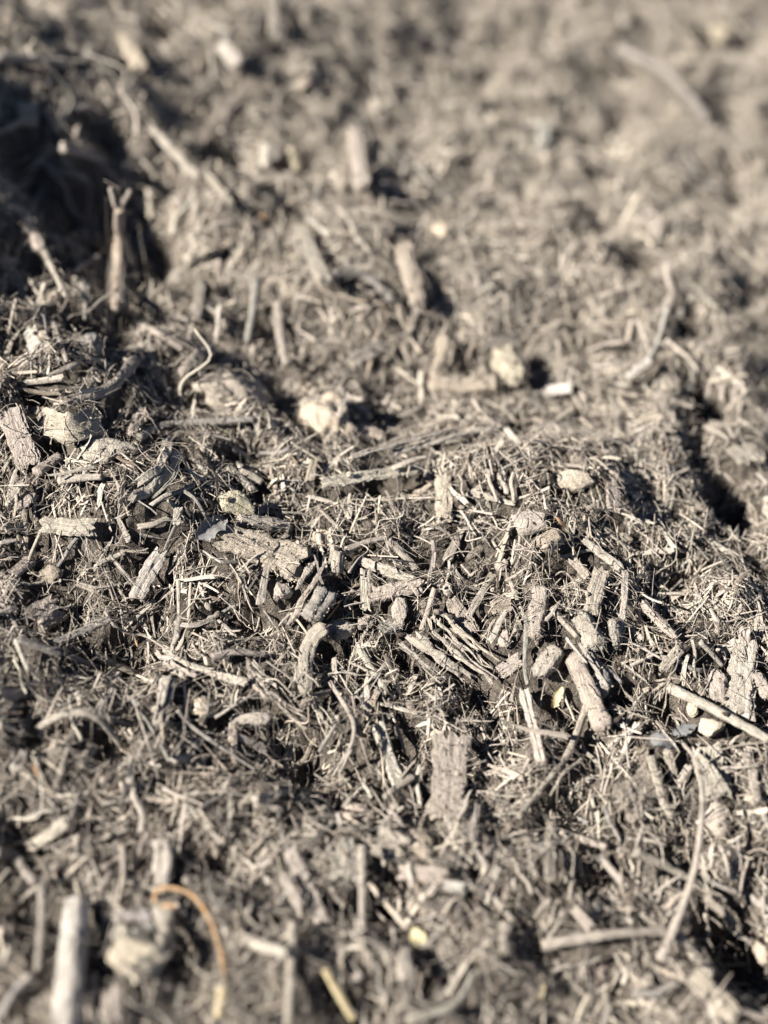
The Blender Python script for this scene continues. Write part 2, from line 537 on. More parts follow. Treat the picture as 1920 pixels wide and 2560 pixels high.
def finish(o, kind, label, kw):
    if 'into' in kw:
        o.name = label
        o.parent = kw['into']
        o.location = o.location - kw['into'].location
    else:
        tag(o, kind, label)

def cover(V):
    """remember how high the pieces stand, so that loose fibres drape over them"""
    i = np.clip(((V[:, 0] - GX0) / GD).round().astype(int), 1, len(gx) - 2); j = np.clip(((V[:, 1] - GY0) / GD).round().astype(int), 1, len(gy) - 2)
    for a in (-1, 0, 1):
        for b in (-1, 0, 1):
            np.maximum.at(HT, (j + b, i + a), V[:, 2])

HT = HG.copy()
CAKED = []         # upper faces of the dust caked pieces: where crumbs stick

def place(kind, tone, pts, wpx, label, lift=0.6, mark=None, **kw):
    rng = np.random.default_rng(abs(int(pts[0][0] * 7919 + pts[0][1] * 104729)) % 2 ** 31)
    col = tint(TONE[tone], rng)
    name = KIND[kind][0]
    if kind in ('stone', 'clod', 'leaf') and len(pts) == 1:
        u, v = pts[0]
        g, t = ground(u, v)
        rx, ry = 1.08 * wpx[0] * t / FPX / 2, 1.08 * wpx[1] * t / FPX / 2
        flat = kw.get('flat', 0.8 if kind == 'stone' else 0.7)
        n = normal(g[0], g[1])
        upv = view_up(g, n, 0.4)
        c = raise_by(g, min(rx, ry) * flat * 0.35 + 0.0008 + lift * 0.001)
        xa = np.array([1.0, 0, 0]); xa -= upv * (xa @ upv); xa /= np.linalg.norm(xa)
        ya = np.cross(upv, xa)
        rot = math.radians(kw.get('turn', 0))
        xa, ya = xa * math.cos(rot) + ya * math.sin(rot), ya * math.cos(rot) - xa * math.sin(rot)
        if kind == 'leaf':
            V, F, U = leaf_shape(rx, ry, rng, kw.get('curl', 0.5))
            mat, sm = M_STEM, True
        else:
            V, F = blob(rx, ry, min(rx, ry) * flat, rng, facet=kw.get('facet', 10 if kind == 'stone' else 1),
                        lump=kw.get('lump', 0.17 if kind == 'stone' else 0.24), grit=kw.get('grit', 0.025 if kind == 'stone' else 0.10), sub=3 if max(wpx) < 70 else 4)
            U, mat, sm = None, (M_CREAM if tone == 'C' else M_STONE) if kind == 'stone' else M_ROD, kind != 'stone'
        V = V[:, :1] * xa + V[:, 1:2] * ya + V[:, 2:] * upv
        if U is None and mat is M_ROD:
            U = None
        me = mesh_from(name, V, F, U, mat, sm)
        o = link(name, me, c, col)
        finish(o, kind, label, kw)
        cover(V + c)
        if mat is M_ROD:
            CAKED.append((V + c, c))
        SEGS.append((np.array([u - max(0, wpx[0] - wpx[1]) / 2, v]), np.array([u + max(0, wpx[0] - wpx[1]) / 2, v]), min(wpx) / 2))
        ctr = np.array([u, v], float)
    else:
        thick = kw.get('thick', {'chip': 0.45, 'rod': 0.85, 'twig': 0.9, 'root': 0.9, 'split': 0.6, 'slab': 0.30, 'straw': 0.7, 'leaf': 0.15}[kind])
        P, W = lay(pts, wpx, thick, lift)
        mid = P.mean(0)
        n = normal(mid[0], mid[1])
        upv = view_up(mid, n)
        L = np.linalg.norm(np.diff(P, axis=0), axis=1).sum()
        rings = int(np.clip(L / 0.0008, 10, 52))
        args = dict(chip=dict(sides=16, jag=0.35, rough=0.13, box=0.55, wob=0.03),
                    rod=dict(sides=22, grit=0.05, jag=0.22, rnd=min(0.16, 0.25 * W / max(L, 1e-6)), rough=0.15, wob=0.06, box=0.35, taper=(rng.uniform(0.75, 1.15), rng.uniform(0.6, 1.05))),
                    twig=dict(sides=10, jag=0.15, rough=0.08, taper=(1.1, 0.8), wob=0.06, grit=0.04),
                    root=dict(sides=7, jag=0, rough=0.08, taper=(1.15, 0.55), wob=0.05),
                    slab=dict(sides=28, jag=0.26, rough=0.12, box=0.6, wob=0.03, grit=0.03, taper=(rng.uniform(0.7, 1.05), rng.uniform(0.8, 1.1))),
                    straw=dict(grit=0.02, sides=10, jag=0.1, rough=0.06, taper=(1, 0.85), wob=0.02),
                    leaf=dict(sides=12, jag=0.0, rough=0.10, taper=(0.35, 0.6), rnd=0.5, wob=0.05)).get(kind, {})
        args.update(kw.get('shape', {}))
        mat = {'chip': M_WOOD, 'rod': M_ROD, 'twig': M_TWIG, 'root': M_TWIG, 'split': M_WOOD, 'slab': M_BARK, 'straw': M_STEM, 'leaf': M_STEM}[kind]
        base = P.mean(0)
        if kind == 'split':
            k = kw.get('n', 4)
            root = bpy.data.objects.new(name, None)
            root.location = base
            root.empty_display_size = 0.005
            COL.objects.link(root)
            tag(root, kind, label)
            tan = (P[-1] - P[0]) / np.linalg.norm(P[-1] - P[0])
            sd = np.cross(tan, upv); sd /= np.linalg.norm(sd)
            fan = kw.get('fan', 0.25)
            for q in range(k):
                s = (q + 0.5) / k - 0.5
                a, b = rng.uniform(-0.05, 0.10), 1 - rng.uniform(-0.05, 0.12)
                Q = resample(P, 9)
                fr = np.linspace(0, 1, 9)[:, None]
                Q = Q + sd * ((s + rng.normal() * 0.25 / k) * W * (1 + fan * (2 * fr - 1) * rng.uniform(0.2, 2.2))) + upv * (rng.uniform(-0.15, 0.25) * W)
                Q = Q + (sd * (rng.normal(size=(9, 1)) * 0.05) + upv * (rng.normal(size=(9, 1)) * 0.05)) * W
                i0, i1 = int(rng.integers(0, 3)), 9 - int(rng.integers(0, 4))
                ws = W / k * rng.uniform(0.75, 1.7)
                V, F, U = sweep(Q[i0:i1] - base, ws, ws * rng.uniform(0.45, 0.9), upv, rng,
                                sides=10, rings=max(10, int(rings * 0.8)), jag=0.7, rough=0.2, wob=0.03, grit=0.09, box=0.4, taper=(rng.uniform(0.4, 1.1), rng.uniform(0.3, 1.0)))
                cover(V + base)
                nm = 'core' if q == k // 2 else 'splinter'
                link(nm, mesh_from(nm, V, F, U, mat, False), (0, 0, 0), tint(TONE[tone], rng, 0.18), root)
        else:
            V, F, U = sweep(P - base, W, W * thick, upv, rng, rings=rings, **args)
            o = link(name, mesh_from(name, V, F, U, mat, kind in ('rod', 'twig', 'root', 'straw', 'leaf')), base, col)
            finish(o, kind, label, kw)
            cover(V + base)
            if mat in (M_ROD, M_BARK):
                CAKED.append((V + base, base))
        for a, b in zip(pts[:-1], pts[1:]):
            SEGS.append((np.array(a, float), np.array(b, float), wpx / 2))
        ctr = np.mean(np.array(pts, float), 0)
    if mark:
        MARKS.append((ctr, mark))

def leaf_shape(rx, ry, rng, curl):
    """a thin blade with a pointed end, a fold along the midrib and curled rims"""
    nu, nv = 15, 9
    V = []
    tear = rng.uniform(0.6, 1.08, (nu, 2))
    for s in (1, -1):
        for i in range(nu):
            a = i / (nu - 1)
            half = max(0.04, math.sin(math.pi * min(1, 0.06 + 0.94 * a)) ** 0.75) * (1 + 0.08 * math.sin(a * 9))
            for j in range(nv):
                b = j / (nv - 1) * 2 - 1
                x = (a - 0.5) * 2 * rx
                y = b * half * ry * tear[i, int(b > 0)]
                z = curl * ry * (b * b * half * 0.7 + 0.35 * math.sin(a * 4.1 + b * 1.3)) + s * 0.00012
                V.append((x, y, z))
    F = []
    q = nu * nv
    for i in range(nu - 1):
        for j in range(nv - 1):
            k = i * nv + j
            F.append((k, k + nv, k + nv + 1, k + 1)); F.append((q + k, q + k + 1, q + k + nv + 1, q + k + nv))
    rim = [i * nv for i in range(nu)] + [(nu - 1) * nv + j for j in range(1, nv)] + [i * nv + nv - 1 for i in range(nu - 2, -1, -1)] + [j for j in range(nv - 2, 0, -1)]
    for a, b in zip(rim, rim[1:] + rim[:1]):
        F.append((a, b, q + b, q + a))
    V = np.array(V)
    U = [tuple(V[i][:2]) for f in F for i in f]
    return V, F, U

# ------------------------------------------------------------------ the pieces one can tell apart; places are pixels of the photograph
p = place
# -- the sharp slope on the left
p('slab', 'D', [(25, 1035), (73, 1163)], 52, 'grey dusty bark slab standing on the mound at the left rim', mark='bark slab at the rim')
p('slab', 'T', [(80, 1045), (165, 1070), (250, 1052)], 66, 'crumbly tan bark wedge lying level beside the standing bark slab', mark='tan bark wedge')
p('clod', 'D', [(270, 1130)], (118, 66), 'flat grey dusty clod just above the curved splintered bark', flat=0.5, mark='flat dusty clod')
p('split', 'P', [(440, 1108), (405, 1180), (347, 1227), (287, 1238)], 64, 'curved bark piece splintered into long ridges, on the crest at left', n=4, lift=4, thick=0.8, fan=0.12, mark='curved splintered bark')
p('twig', 'P', [(147, 1202), (255, 1190)], 18, 'straight pale twig lying level left of the curved splintered bark')
p('twig', 'D', [(92, 1180), (148, 1138)], 26, 'short stubby dusty twig rising above the straight level twig', lift=1.5)
p('split', 'D', [(8, 1277), (98, 1208)], 42, 'cracked stick of three strips slanting up from the left rim', n=3, mark='cracked stick at the left rim')
p('chip', 'D', [(112, 1312), (232, 1322)], 36, 'broad flat wood flake lying level under the cracked stick', mark='broad flat flake')
p('twig', 'P', [(100, 1331), (64, 1427)], 9, 'thin pale twig hanging steeply below the broad flat flake')
p('twig', 'P', [(0, 1360), (44, 1350)], 9, 'short pale twig poking in from the left rim')
p('chip', 'P', [(243, 1408), (309, 1381)], 10, 'narrow pale sliver slanting up on the dark fibrous slope')
p('chip', 'P', [(402, 1379), (338, 1494)], 34, 'flat pale wood flake slanting down the middle of the left slope', lift=1.5, mark='flat pale flake')
p('chip', 'D', [(193, 1458), (251, 1478)], 13, 'small dusty sliver lying left of the flat pale flake')
w1 = whole('leaf', (528, 1318), 'dark grey dry leaf with a thin stalk, left of the cream ridge stone', 'dark grey leaf')
p('leaf', 'K', [(528, 1318)], (88, 62), 'blade', turn=35, curl=0.6, lift=2.0, into=w1)
p('twig', 'G', [(462, 1228), (488, 1248), (514, 1290)], 8, 'stalk', lift=2, into=w1)
p('stone', 'C', [(592, 1266)], (98, 66), 'rounded cream stone on the ridge right of the dark grey leaf', lift=2.6, mark='cream ridge stone')
p('twig', 'G', [(347, 1092), (417, 1061), (633, 1047)], 17, 'long bent silvery twig lying level in the hollow behind the ridge', lift=2, mark='bent silvery twig')
p('rod', 'D', [(352, 1018), (345, 1050), (333, 1088)], 24, 'bent upright stub beside the end of the silvery twig', lift=1.5)
p('twig', 'D', [(571, 1169), (633, 1227)], 22, 'blurred stick slanting down in the hollow, lower of a trio')
p('twig', 'D', [(606, 1173), (655, 1208)], 18, 'blurred stick slanting down in the hollow, middle of a trio')
p('twig', 'D', [(583, 1123), (633, 1157)], 17, 'blurred stick slanting down in the hollow, upper of a trio')
p('stone', 'D', [(511, 1123)], (32, 34), 'small round tan pebble under the bent silvery twig')
p('stone', 'D', [(459, 1196)], (18, 17), 'tiny round pebble in the shade of the curved splintered bark')
p('chip', 'P', [(445, 1271), (440, 1310)], 15, 'short pale splinter standing left of the dark grey leaf')
p('slab', 'D', [(90, 1555), (140, 1520)], 60, 'crumbling brown bark chunk on the fibrous slope at left', thick=0.5, mark='crumbling bark chunk')
p('chip', 'D', [(30, 1440), (75, 1400)], 26, 'dusty wood flake above the crumbling bark chunk')
# -- ridge, middle
p('rod', 'P', [(594, 1303), (731, 1321)], 27, 'straight pale rod lying level under the cream stone', shape=dict(rnd=0.04), lift=1.5, mark='straight pale rod')
p('slab', 'T', [(560, 1343), (640, 1375), (748, 1412)], 80, 'large crusty tan bark chunk below the straight pale rod', thick=0.5, mark='large crusty bark chunk')
p('split', 'D', [(818, 1374), (713, 1551)], 34, 'long stick split in two leaning up to the ridge', n=2, fan=0.1, thick=0.7, lift=2.2, mark='long split stick')
p('rod', 'G', [(820, 1480), (778, 1553)], 44, 'dark grey gritty stub right of the long split stick', shape=dict(rnd=0.06), lift=2.0, mark='dark gritty stub')
p('leaf', 'O', [(858, 1497), (838, 1524), (815, 1549)], 9, 'tiny orange and yellow blade beside the dark gritty stub', lift=2.5)
p('chip', 'D', [(914, 1424), (914, 1522)], 21, 'upright flat stake standing alone right of the gritty stub', lift=2, mark='upright flat stake')
p('rod', 'D', [(846, 1372), (842, 1434)], 28, 'short upright peg on top of the ridge above the upright stake', shape=dict(rnd=0.1), lift=1.5)
p('chip', 'D', [(930, 1491), (1057, 1466)], 30, 'thick dusty chip lying level right of the upright flat stake', thick=0.8, lift=1.5, mark='thick level chip')
p('twig', 'D', [(862, 1376), (963, 1343)], 16, 'rough stick slanting up on the ridge top, above the pale strip')
p('chip', 'P', [(901, 1403), (1035, 1450)], 18, 'long pale strip slanting down along the ridge top')
p('chip', 'D', [(975, 1352), (1040, 1420)], 15, 'thin dusty strip sloping down behind the ridge top')
p('stone', 'D', [(999, 1529)], (38, 64), 'smooth oblong stone standing below the thick level chip', facet=3, lift=1.5, mark='smooth oblong stone')
p('chip', 'P', [(950, 1578), (1000, 1560)], 26, 'pale wedge of wood under the smooth oblong stone')
p('stone', 'D', [(912, 1555)], (44, 36), 'angular dusty fragment left of the smooth oblong stone')
p('stone', 'C', [(806, 1346)], (58, 44), 'cream crumbly fragment on the ridge beside the upright peg')
p('stone', 'D', [(708, 1479)], (52, 46), 'dusty lump of stone tucked left of the long split stick')
p('rod', 'D', [(815, 1563), (786, 1596), (771, 1645), (768, 1737)], 38, 'crooked knobbly root standing upright below the gritty stub', lift=2, shape=dict(rough=0.14), mark='crooked upright root')
p('clod', 'D', [(850, 1575)], (74, 42), 'dusty clod at the head of the crooked upright root')
p('twig', 'D', [(532, 1646), (587, 1630), (663, 1638)], 14, 'bent twig with a bleached end left of the crooked root', lift=2)
p('split', 'P', [(390, 1630), (463, 1674), (545, 1699)], 32, 'long curved splintered stick across the middle of the left slope', n=3, lift=2, mark='long curved stick')
p('chip', 'P', [(444, 1656), (617, 1706)], 19, 'pale strip peeling off under the long curved stick', lift=1)
p('split', 'D', [(619, 1649), (637, 1690), (690, 1734)], 42, 'frayed bent root end left of the crooked upright root', n=5, fan=0.6, mark='frayed root end')
p('twig', 'P', [(901, 1627), (970, 1737)], 18, 'pale stick slanting down, crossed by a thinner grey twig')
p('twig', 'G', [(967, 1652), (905, 1742)], 13, 'thin grey twig crossing over the pale slanting stick', lift=3)
p('split', 'P', [(995, 1573), (1083, 1649), (1158, 1702)], 34, 'bleached splintered chip running down left of the fibrous chip', n=3, fan=0.15, lift=2, mark='bleached splintered chip')
p('split', 'D', [(1080, 1540), (1152, 1613), (1250, 1688)], 50, 'wide fibrous chip shredded into many strips at the knoll foot', n=7, fan=0.3, thick=0.35, lift=1.5, mark='wide fibrous chip')
p('chip', 'D', [(700, 1430), (690, 1500)], 12, 'dark narrow splinter left of the long split stick')
# -- knoll
p('rod', 'D', [(1358, 1470), (1340, 1600)], 40, 'upright dusty rod with rounded ends in the middle of the knoll', lift=2.5, mark='upright dusty rod')
p('chip', 'D', [(1503, 1426), (1476, 1532)], 38, 'rough flat chip leaning right on the upper knoll', lift=1.8, mark='rough leaning chip')
p('rod', 'D', [(1452, 1534), (1496, 1624)], 48, 'broad mud caked chunk below the rough leaning chip', lift=1.5, mark='broad caked chunk')
p('rod', 'G', [(1535, 1546), (1543, 1622)], 30, 'narrow mud caked chunk right of the broad caked chunk', lift=1.2)
p('rod', 'D', [(1400, 1618), (1346, 1690)], 38, 'stubby slanting chunk below the upright dusty rod', shape=dict(rnd=0.07), lift=1.8, mark='stubby slanting chunk')
p('rod', 'D', [(1428, 1632), (1470, 1725), (1513, 1815)], 42, 'longest mud caked rod, running down the right of the knoll', lift=1.8, mark='long caked rod')
p('clod', 'G', [(1503, 1708)], (44, 62), 'fuzzy grey clod stuck to the side of the long caked rod', lift=2.5)
p('chip', 'P', [(1459, 1347), (1553, 1422)], 17, 'straight split slat on the shoulder of the knoll', lift=1.5, mark='shoulder slat')
p('chip', 'P', [(1563, 1430), (1561, 1500), (1552, 1582)], 15, 'pale upright strip hanging from the shoulder slat', lift=1.5)
p('stone', 'D', [(1322, 1305)], (88, 54), 'broad grey stone on the summit of the knoll', facet=5, lift=1.5, mark='summit stone')
p('rod', 'T', [(1350, 1366), (1400, 1336)], 42, 'split tan nut of wood just below the summit stone', lift=2, mark='tan nut of wood')
w2 = whole('leaf', (1398, 1310), 'orange leaf tip on a bent stalk at the knoll summit', 'orange leaf tip')
p('leaf', 'O', [(1388, 1292), (1398, 1303), (1414, 1318)], 15, 'blade', lift=5, into=w2)
p('root', 'T', [(1412, 1314), (1430, 1345), (1434, 1388)], 6, 'stalk', lift=4, into=w2)
p('rod', 'P', [(1436, 1290), (1427, 1340)], 19, 'small upright peg on the knoll summit', shape=dict(rnd=0.06), lift=2.5)
p('chip', 'D', [(1231, 1437), (1174, 1535)], 15, 'slender sliver leaning up on the left of the knoll', lift=2.5)
p('slab', 'D', [(1128, 1502), (1178, 1582)], 38, 'rough bark chip below the pale stone on the knoll', mark='rough bark chip')
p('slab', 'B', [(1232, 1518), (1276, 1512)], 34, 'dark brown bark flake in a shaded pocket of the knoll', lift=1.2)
p('stone', 'P', [(1116, 1472)], (36, 34), 'pale angular stone at the left foot of the knoll', lift=1.5, mark='pale angular stone')
p('stone', 'D', [(1253, 1414)], (40, 32), 'dusty stone half sunk in the upper knoll')
p('twig', 'D', [(1275, 1454), (1311, 1542)], 10, 'thin twig leaning left of the upright dusty rod', lift=2)
p('twig', 'G', [(1317, 1540), (1311, 1656), (1320, 1710)], 12, 'long thin dark twig standing left of the stubby chunk', lift=2.5)
p('chip', 'P', [(1306, 1722), (1355, 1905)], 25, 'long pale stake running down from the knoll foot', lift=2, mark='long pale stake')
p('twig', 'D', [(1468, 1764), (1416, 1892), (1296, 2045)], 19, 'long stick slanting across the foot of the pale stake', lift=2.5, mark='long slanting stick')
p('root', 'P', [(1455, 1898), (1408, 1935), (1376, 1990)], 9, 'thin pale strip beside the long slanting stick', lift=3)
p('twig', 'D', [(1087, 1473), (1054, 1575)], 16, 'thin dark stick left of the rough bark chip', lift=1.5)
p('twig', 'D', [(1380, 1517), (1440, 1592)], 13, 'thin stick leaning on the right of the upright dusty rod', lift=2.5)
p('leaf', 'Y', [(1394, 1743)], (54, 26), 'curled yellow leaf scrap beside the long caked rod', turn=65, curl=0.7, lift=2.6, mark='yellow leaf scrap')
p('clod', 'D', [(1260, 1598)], (32, 40), 'small crumbly clod under the dark bark flake')
p('chip', 'D', [(1427, 1397), (1467, 1440)], 19, 'short square chip just under the shoulder slat')
p('slab', 'D', [(1250, 1680), (1300, 1650)], 30, 'small bark plate right of the wide fibrous chip')
# -- sharp slope on the right
p('rod', 'P', [(1600, 1506), (1693, 1596)], 27, 'smooth pale stick sloping down right of the knoll', shape=dict(rnd=0.05), lift=2, mark='smooth pale stick')
p('split', 'P', [(1563, 1566), (1628, 1611)], 15, 'short frayed sliver under the smooth pale stick', n=2)
p('rod', 'D', [(1703, 1614), (1654, 1676)], 25, 'short straight stick pointing up to the smooth pale stick', shape=dict(rnd=0.05), lift=1.5)
p('split', 'T', [(1690, 1692), (1626, 1734)], 30, 'brush like tuft of straw coloured fibres', n=9, fan=1.6, thick=0.25, lift=2.5, mark='straw coloured tuft')
p('twig', 'D', [(1664, 1714), (1792, 1776), (1925, 1850)], 23, 'long smooth branch running down to the right rim', lift=2.2, mark='long smooth branch')
w3 = whole('slab', (1852, 1700), 'tall flat wood board with a narrow tongue, standing at the right rim', 'tall flat board')
p('slab', 'P', [(1862, 1612), (1854, 1700), (1845, 1790)], 58, 'board', thick=0.28, lift=2, into=w3)
p('chip', 'P', [(1860, 1572), (1862, 1640)], 22, 'tongue', lift=3, into=w3)
p('rod', 'D', [(1887, 1683), (1925, 1742)], 32, 'thick stick end poking in right of the tall board', lift=1.5)
p('stone', 'D', [(1789, 1717)], (62, 84), 'large dusty stone left of the tall flat board', facet=5, mark='large dusty stone')
p('stone', 'C', [(1731, 1773)], (28, 38), 'small oval white stone just under the long smooth branch', facet=1, lift=1.2, mark='oval white stone')
p('stone', 'C', [(1773, 1818)], (66, 52), 'angular cream stone below the oval white stone', lift=1, mark='angular cream stone')
p('leaf', 'K', [(1657, 1856)], (66, 46), 'dark grey curled leaf with a torn rim below the cream stone', turn=-20, curl=0.8, lift=1.8, mark='grey curled leaf')
p('leaf', 'K', [(1712, 1826)], (62, 36), 'ash grey leaf scrap beside the angular cream stone', turn=20, curl=0.4, lift=1.2)
p('slab', 'B', [(1604, 1872), (1602, 1910)], 32, 'small square brown flake below the grey curled leaf', thick=0.2, lift=1.5)
p('twig', 'D', [(1626, 1889), (1657, 2000), (1692, 2062)], 22, 'curved stick running down left of the arching twig', lift=2, mark='curved stick')
p('chip', 'D', [(1670, 1877), (1686, 1941)], 20, 'short pointed chip under the grey curled leaf', lift=1.2)
p('twig', 'P', [(1703, 1852), (1747, 1914), (1757, 2031), (1730, 2205), (1654, 2404)], 17, 'long pale tan twig arching free over the lower right slope', lift=[3, 11, 18, 17, 4], shape=dict(taper=(0.5, 1.25), wob=0.012), mark='arching twig')
p('chip', 'D', [(1867, 1858), (1893, 2003)], 17, 'thin flat slat standing at the right rim below the branch', lift=1.8, mark='thin flat slat')
p('root', 'P', [(1801, 1921), (1899, 1914)], 8, 'thin pale twig lying level across the flat slat', lift=3)
p('stone', 'W', [(1474, 1951)], (22, 17), 'tiny bright white pebble near the long slanting stick', lift=1)
p('slab', 'D', [(1560, 2010), (1640, 1955)], 84, 'wide flat dusty slab left of the curved stick', thick=0.3, mark='wide dusty slab')
p('slab', 'D', [(1768, 1868), (1795, 1990)], 60, 'broad bark plate behind the arching twig', thick=0.3, lift=0.8, mark='broad bark plate')
p('stone', 'D', [(1796, 2050)], (64, 84), 'grey dusty stone half shaded behind the arching twig', facet=5)
p('chip', 'P', [(1722, 1915), (1679, 1985)], 14, 'thin wedge between the curved stick and the arching twig', lift=1.5)
p('twig', 'P', [(1754, 1605), (1806, 1665)], 12, 'thin pale twig pointing at the large dusty stone', lift=1.5)
p('chip', 'P', [(1841, 1608), (1805, 1634)], 26, 'pale flake just left of the tall board top', lift=1.2)
p('stone', 'C', [(1890, 1998)], (52, 34), 'cream stone at the right rim beside the flat slat')
# -- sharp slope, lower left
p('twig', 'G', [(46, 1598), (154, 1636)], 19, 'grey stick lying across the lower left slope', lift=2, mark='grey stick')
p('twig', 'G', [(172, 1638), (250, 1668)], 15, 'dark stick end carrying on from the grey stick', lift=1.2)
p('chip', 'G', [(139, 1606), (270, 1552)], 15, 'dark narrow strip slanting up above the grey stick', lift=1.8)
p('twig', 'P', [(39, 1600), (66, 1676)], 12, 'short pale twig hanging from the grey stick', lift=2)
p('twig', 'D', [(239, 1637), (334, 1683)], 17, 'brown stick sloping down toward the upright pale rod', lift=1.5)
p('chip', 'P', [(295, 1680), (243, 1784)], 17, 'slender stick left of the upright pale rod', lift=2)
p('rod', 'P', [(422, 1695), (398, 1822)], 33, 'upright pale rod with a deep black shadow', shape=dict(rnd=0.04), lift=3, mark='upright pale rod')
p('root', 'P', [(262, 1527), (285, 1562), (328, 1585), (359, 1589), (413, 1620)], 7, 'wavy pale root running down to the long curved stick', lift=3, mark='wavy pale root')
p('twig', 'D', [(446, 1450), (449, 1537)], 9, 'thin upright twig right of the flat pale flake', lift=2)
p('chip', 'P', [(436, 1556), (482, 1563), (533, 1546)], 10, 'bright curved shred lying level on the dark slope', lift=2)
p('leaf', 'O', [(337, 1596), (344, 1616)], 9, 'orange speck of leaf beside the wavy pale root', lift=2)
p('leaf', 'O', [(72, 1903), (88, 1920), (95, 1946)], 13, 'curved orange strip at the lower left rim', lift=2)
p('twig', 'D', [(93, 1820), (166, 1786), (239, 1793), (305, 1867)], 14, 'arched twig bowed over the lower left slope', lift=[2, 6, 7, 2], mark='arched twig')
p('root', 'P', [(0, 1809), (77, 1840)], 10, 'thin pale root entering at the lower left rim', lift=2)
p('rod', 'P', [(64, 1876), (38, 1928)], 24, 'short pale peg above the curved orange strip', shape=dict(rnd=0.08), lift=3)
p('chip', 'D', [(232, 1865), (203, 1911)], 24, 'short chip under the arched twig', lift=1.5)
p('clod', 'C', [(505, 1768)], (66, 50), 'round cream clod right of the upright pale rod', mark='round cream clod')
p('rod', 'P', [(579, 1806), (684, 1796)], 36, 'stout pale stub lying level below the cream clod', lift=1.5, mark='stout pale stub')
p('root', 'G', [(332, 1747), (378, 1820), (426, 1903)], 11, 'grey root sloping down past the upright pale rod', lift=4)
p('root', 'D', [(340, 1766), (363, 1836), (397, 1948)], 6, 'hair thin root beside the grey sloping root', lift=5)
p('root', 'P', [(536, 1797), (590, 1762), (645, 1730)], 8, 'thin pale root slanting up over the cream clod', lift=4)
p('root', 'G', [(445, 1775), (480, 1815), (545, 1862), (640, 1925)], 10, 'long grey root curving down below the cream clod', lift=4)
# -- foreground, middle
p('chip', 'P', [(947, 1814), (997, 1962)], 29, 'broad pale stake leaning in front of the slope', lift=3, mark='leaning pale stake')
p('twig', 'D', [(1034, 1945), (962, 1994)], 17, 'short stick crossing the foot of the leaning pale stake', lift=4)
p('slab', 'D', [(1130, 1850), (1116, 2034)], 88, 'big flat dusty board right of the leaning stake', thick=0.22, lift=2, mark='big dusty board')
p('root', 'P', [(824, 1704), (866, 1773), (885, 1816), (878, 1866), (831, 1939)], 11, 'bowed pale root left of the leaning pale stake', lift=[2, 4, 6, 6, 3], mark='bowed pale root')
p('root', 'D', [(882, 1739), (897, 1827), (928, 1935)], 6, 'thread like root between the bowed root and the stake', lift=5)
p('rod', 'D', [(750, 1763), (826, 1726)], 18, 'short stick at the foot of the crooked root', shape=dict(rnd=0.06), lift=2)
p('split', 'D', [(673, 1731), (727, 1781), (778, 1806)], 24, 'frayed strip sloping down from the frayed root end', n=4, fan=0.5)
p('twig', 'G', [(797, 1879), (841, 1810)], 9, 'short silvery twig left of the bowed pale root', lift=4)
p('twig', 'P', [(635, 1998), (729, 1977)], 17, 'upper stick of a blurred fork in the foreground', lift=3)
p('twig', 'P', [(635, 2007), (706, 2025)], 17, 'lower stick of a blurred fork in the foreground', lift=3)
p('clod', 'T', [(897, 2040)], (80, 56), 'blurred tan clod below the leaning pale stake', mark='blurred tan clod')
p('slab', 'P', [(868, 2102), (862, 2200)], 60, 'pale tapering slab below the blurred tan clod', thick=0.4, shape=dict(taper=(0.5, 1.1)), mark='pale tapering slab')
p('twig', 'P', [(905, 2119), (905, 2315)], 20, 'straight upright stick right of the pale tapering slab', lift=4, mark='straight upright stick')
p('split', 'D', [(693, 2158), (756, 2284)], 25, 'outer stick of a slanting pair in the foreground', n=2, lift=3)
p('chip', 'P', [(723, 2127), (806, 2303)], 32, 'inner broader stick of a slanting pair in the foreground', lift=3, mark='slanting pair of sticks')
p('straw', 'T', [(920, 2204), (1019, 2322)], 13, 'dull golden straw slanting down right of the upright stick', lift=4, mark='golden straw')
p('leaf', 'Y', [(1047, 2351)], (60, 40), 'blurred bright yellow scrap at the end of the golden straw', turn=-60, curl=0.5, lift=2, mark='bright yellow scrap')
p('rod', 'P', [(1009, 2370), (1009, 2458)], 46, 'beige egg shaped chunk under the yellow scrap', lift=1.5, shape=dict(rnd=0.45))
p('straw', 'Y', [(812, 2420), (887, 2552)], 20, 'yellow straw running out at the bottom rim', lift=4)
p('chip', 'P', [(606, 2346), (714, 2380)], 23, 'pale pointed wood shard right of the orange stem', lift=4, mark='pale pointed shard')
p('twig', 'D', [(732, 2312), (723, 2562)], 25, 'upright stick rising from the bottom rim', lift=4, mark='upright stick at the bottom rim')
p('slab', 'D', [(948, 2100), (1002, 2125)], 66, 'blurred bark plate right of the pale tapering slab', thick=0.35)
p('clod', 'T', [(1045, 2112)], (84, 74), 'blurred warm clod below the big dusty board')
p('slab', 'D', [(1000, 2180), (1110, 2190)], 40, 'blurred level bark strip under the warm clod', thick=0.4)
p('chip', 'W', [(1111, 2211), (1161, 2221)], 22, 'small whitish chip lying level in the foreground', lift=3)
p('twig', 'P', [(1018, 2554), (1134, 2512), (1188, 2423)], 18, 'bent pale twig rising from the bottom rim', lift=4)
p('chip', 'P', [(1187, 2014), (1179, 2103)], 18, 'pale upright splinter below the big dusty board', lift=3)
p('chip', 'D', [(1383, 2058), (1371, 2196)], 28, 'flat upright stick left of the dark foreground gap', lift=3, mark='flat upright stick')
p('twig', 'D', [(1406, 2083), (1518, 2120)], 19, 'stick sloping down right of the flat upright stick', lift=2)
p('twig', 'D', [(1168, 2211), (1225, 2235), (1286, 2305)], 17, 'bent twig in the foreground below the upright splinter', lift=3)
p('twig', 'P', [(1359, 2369), (1516, 2344), (1668, 2331)], 23, 'long level stick meeting the foot of the arching twig', lift=3, mark='long level stick')
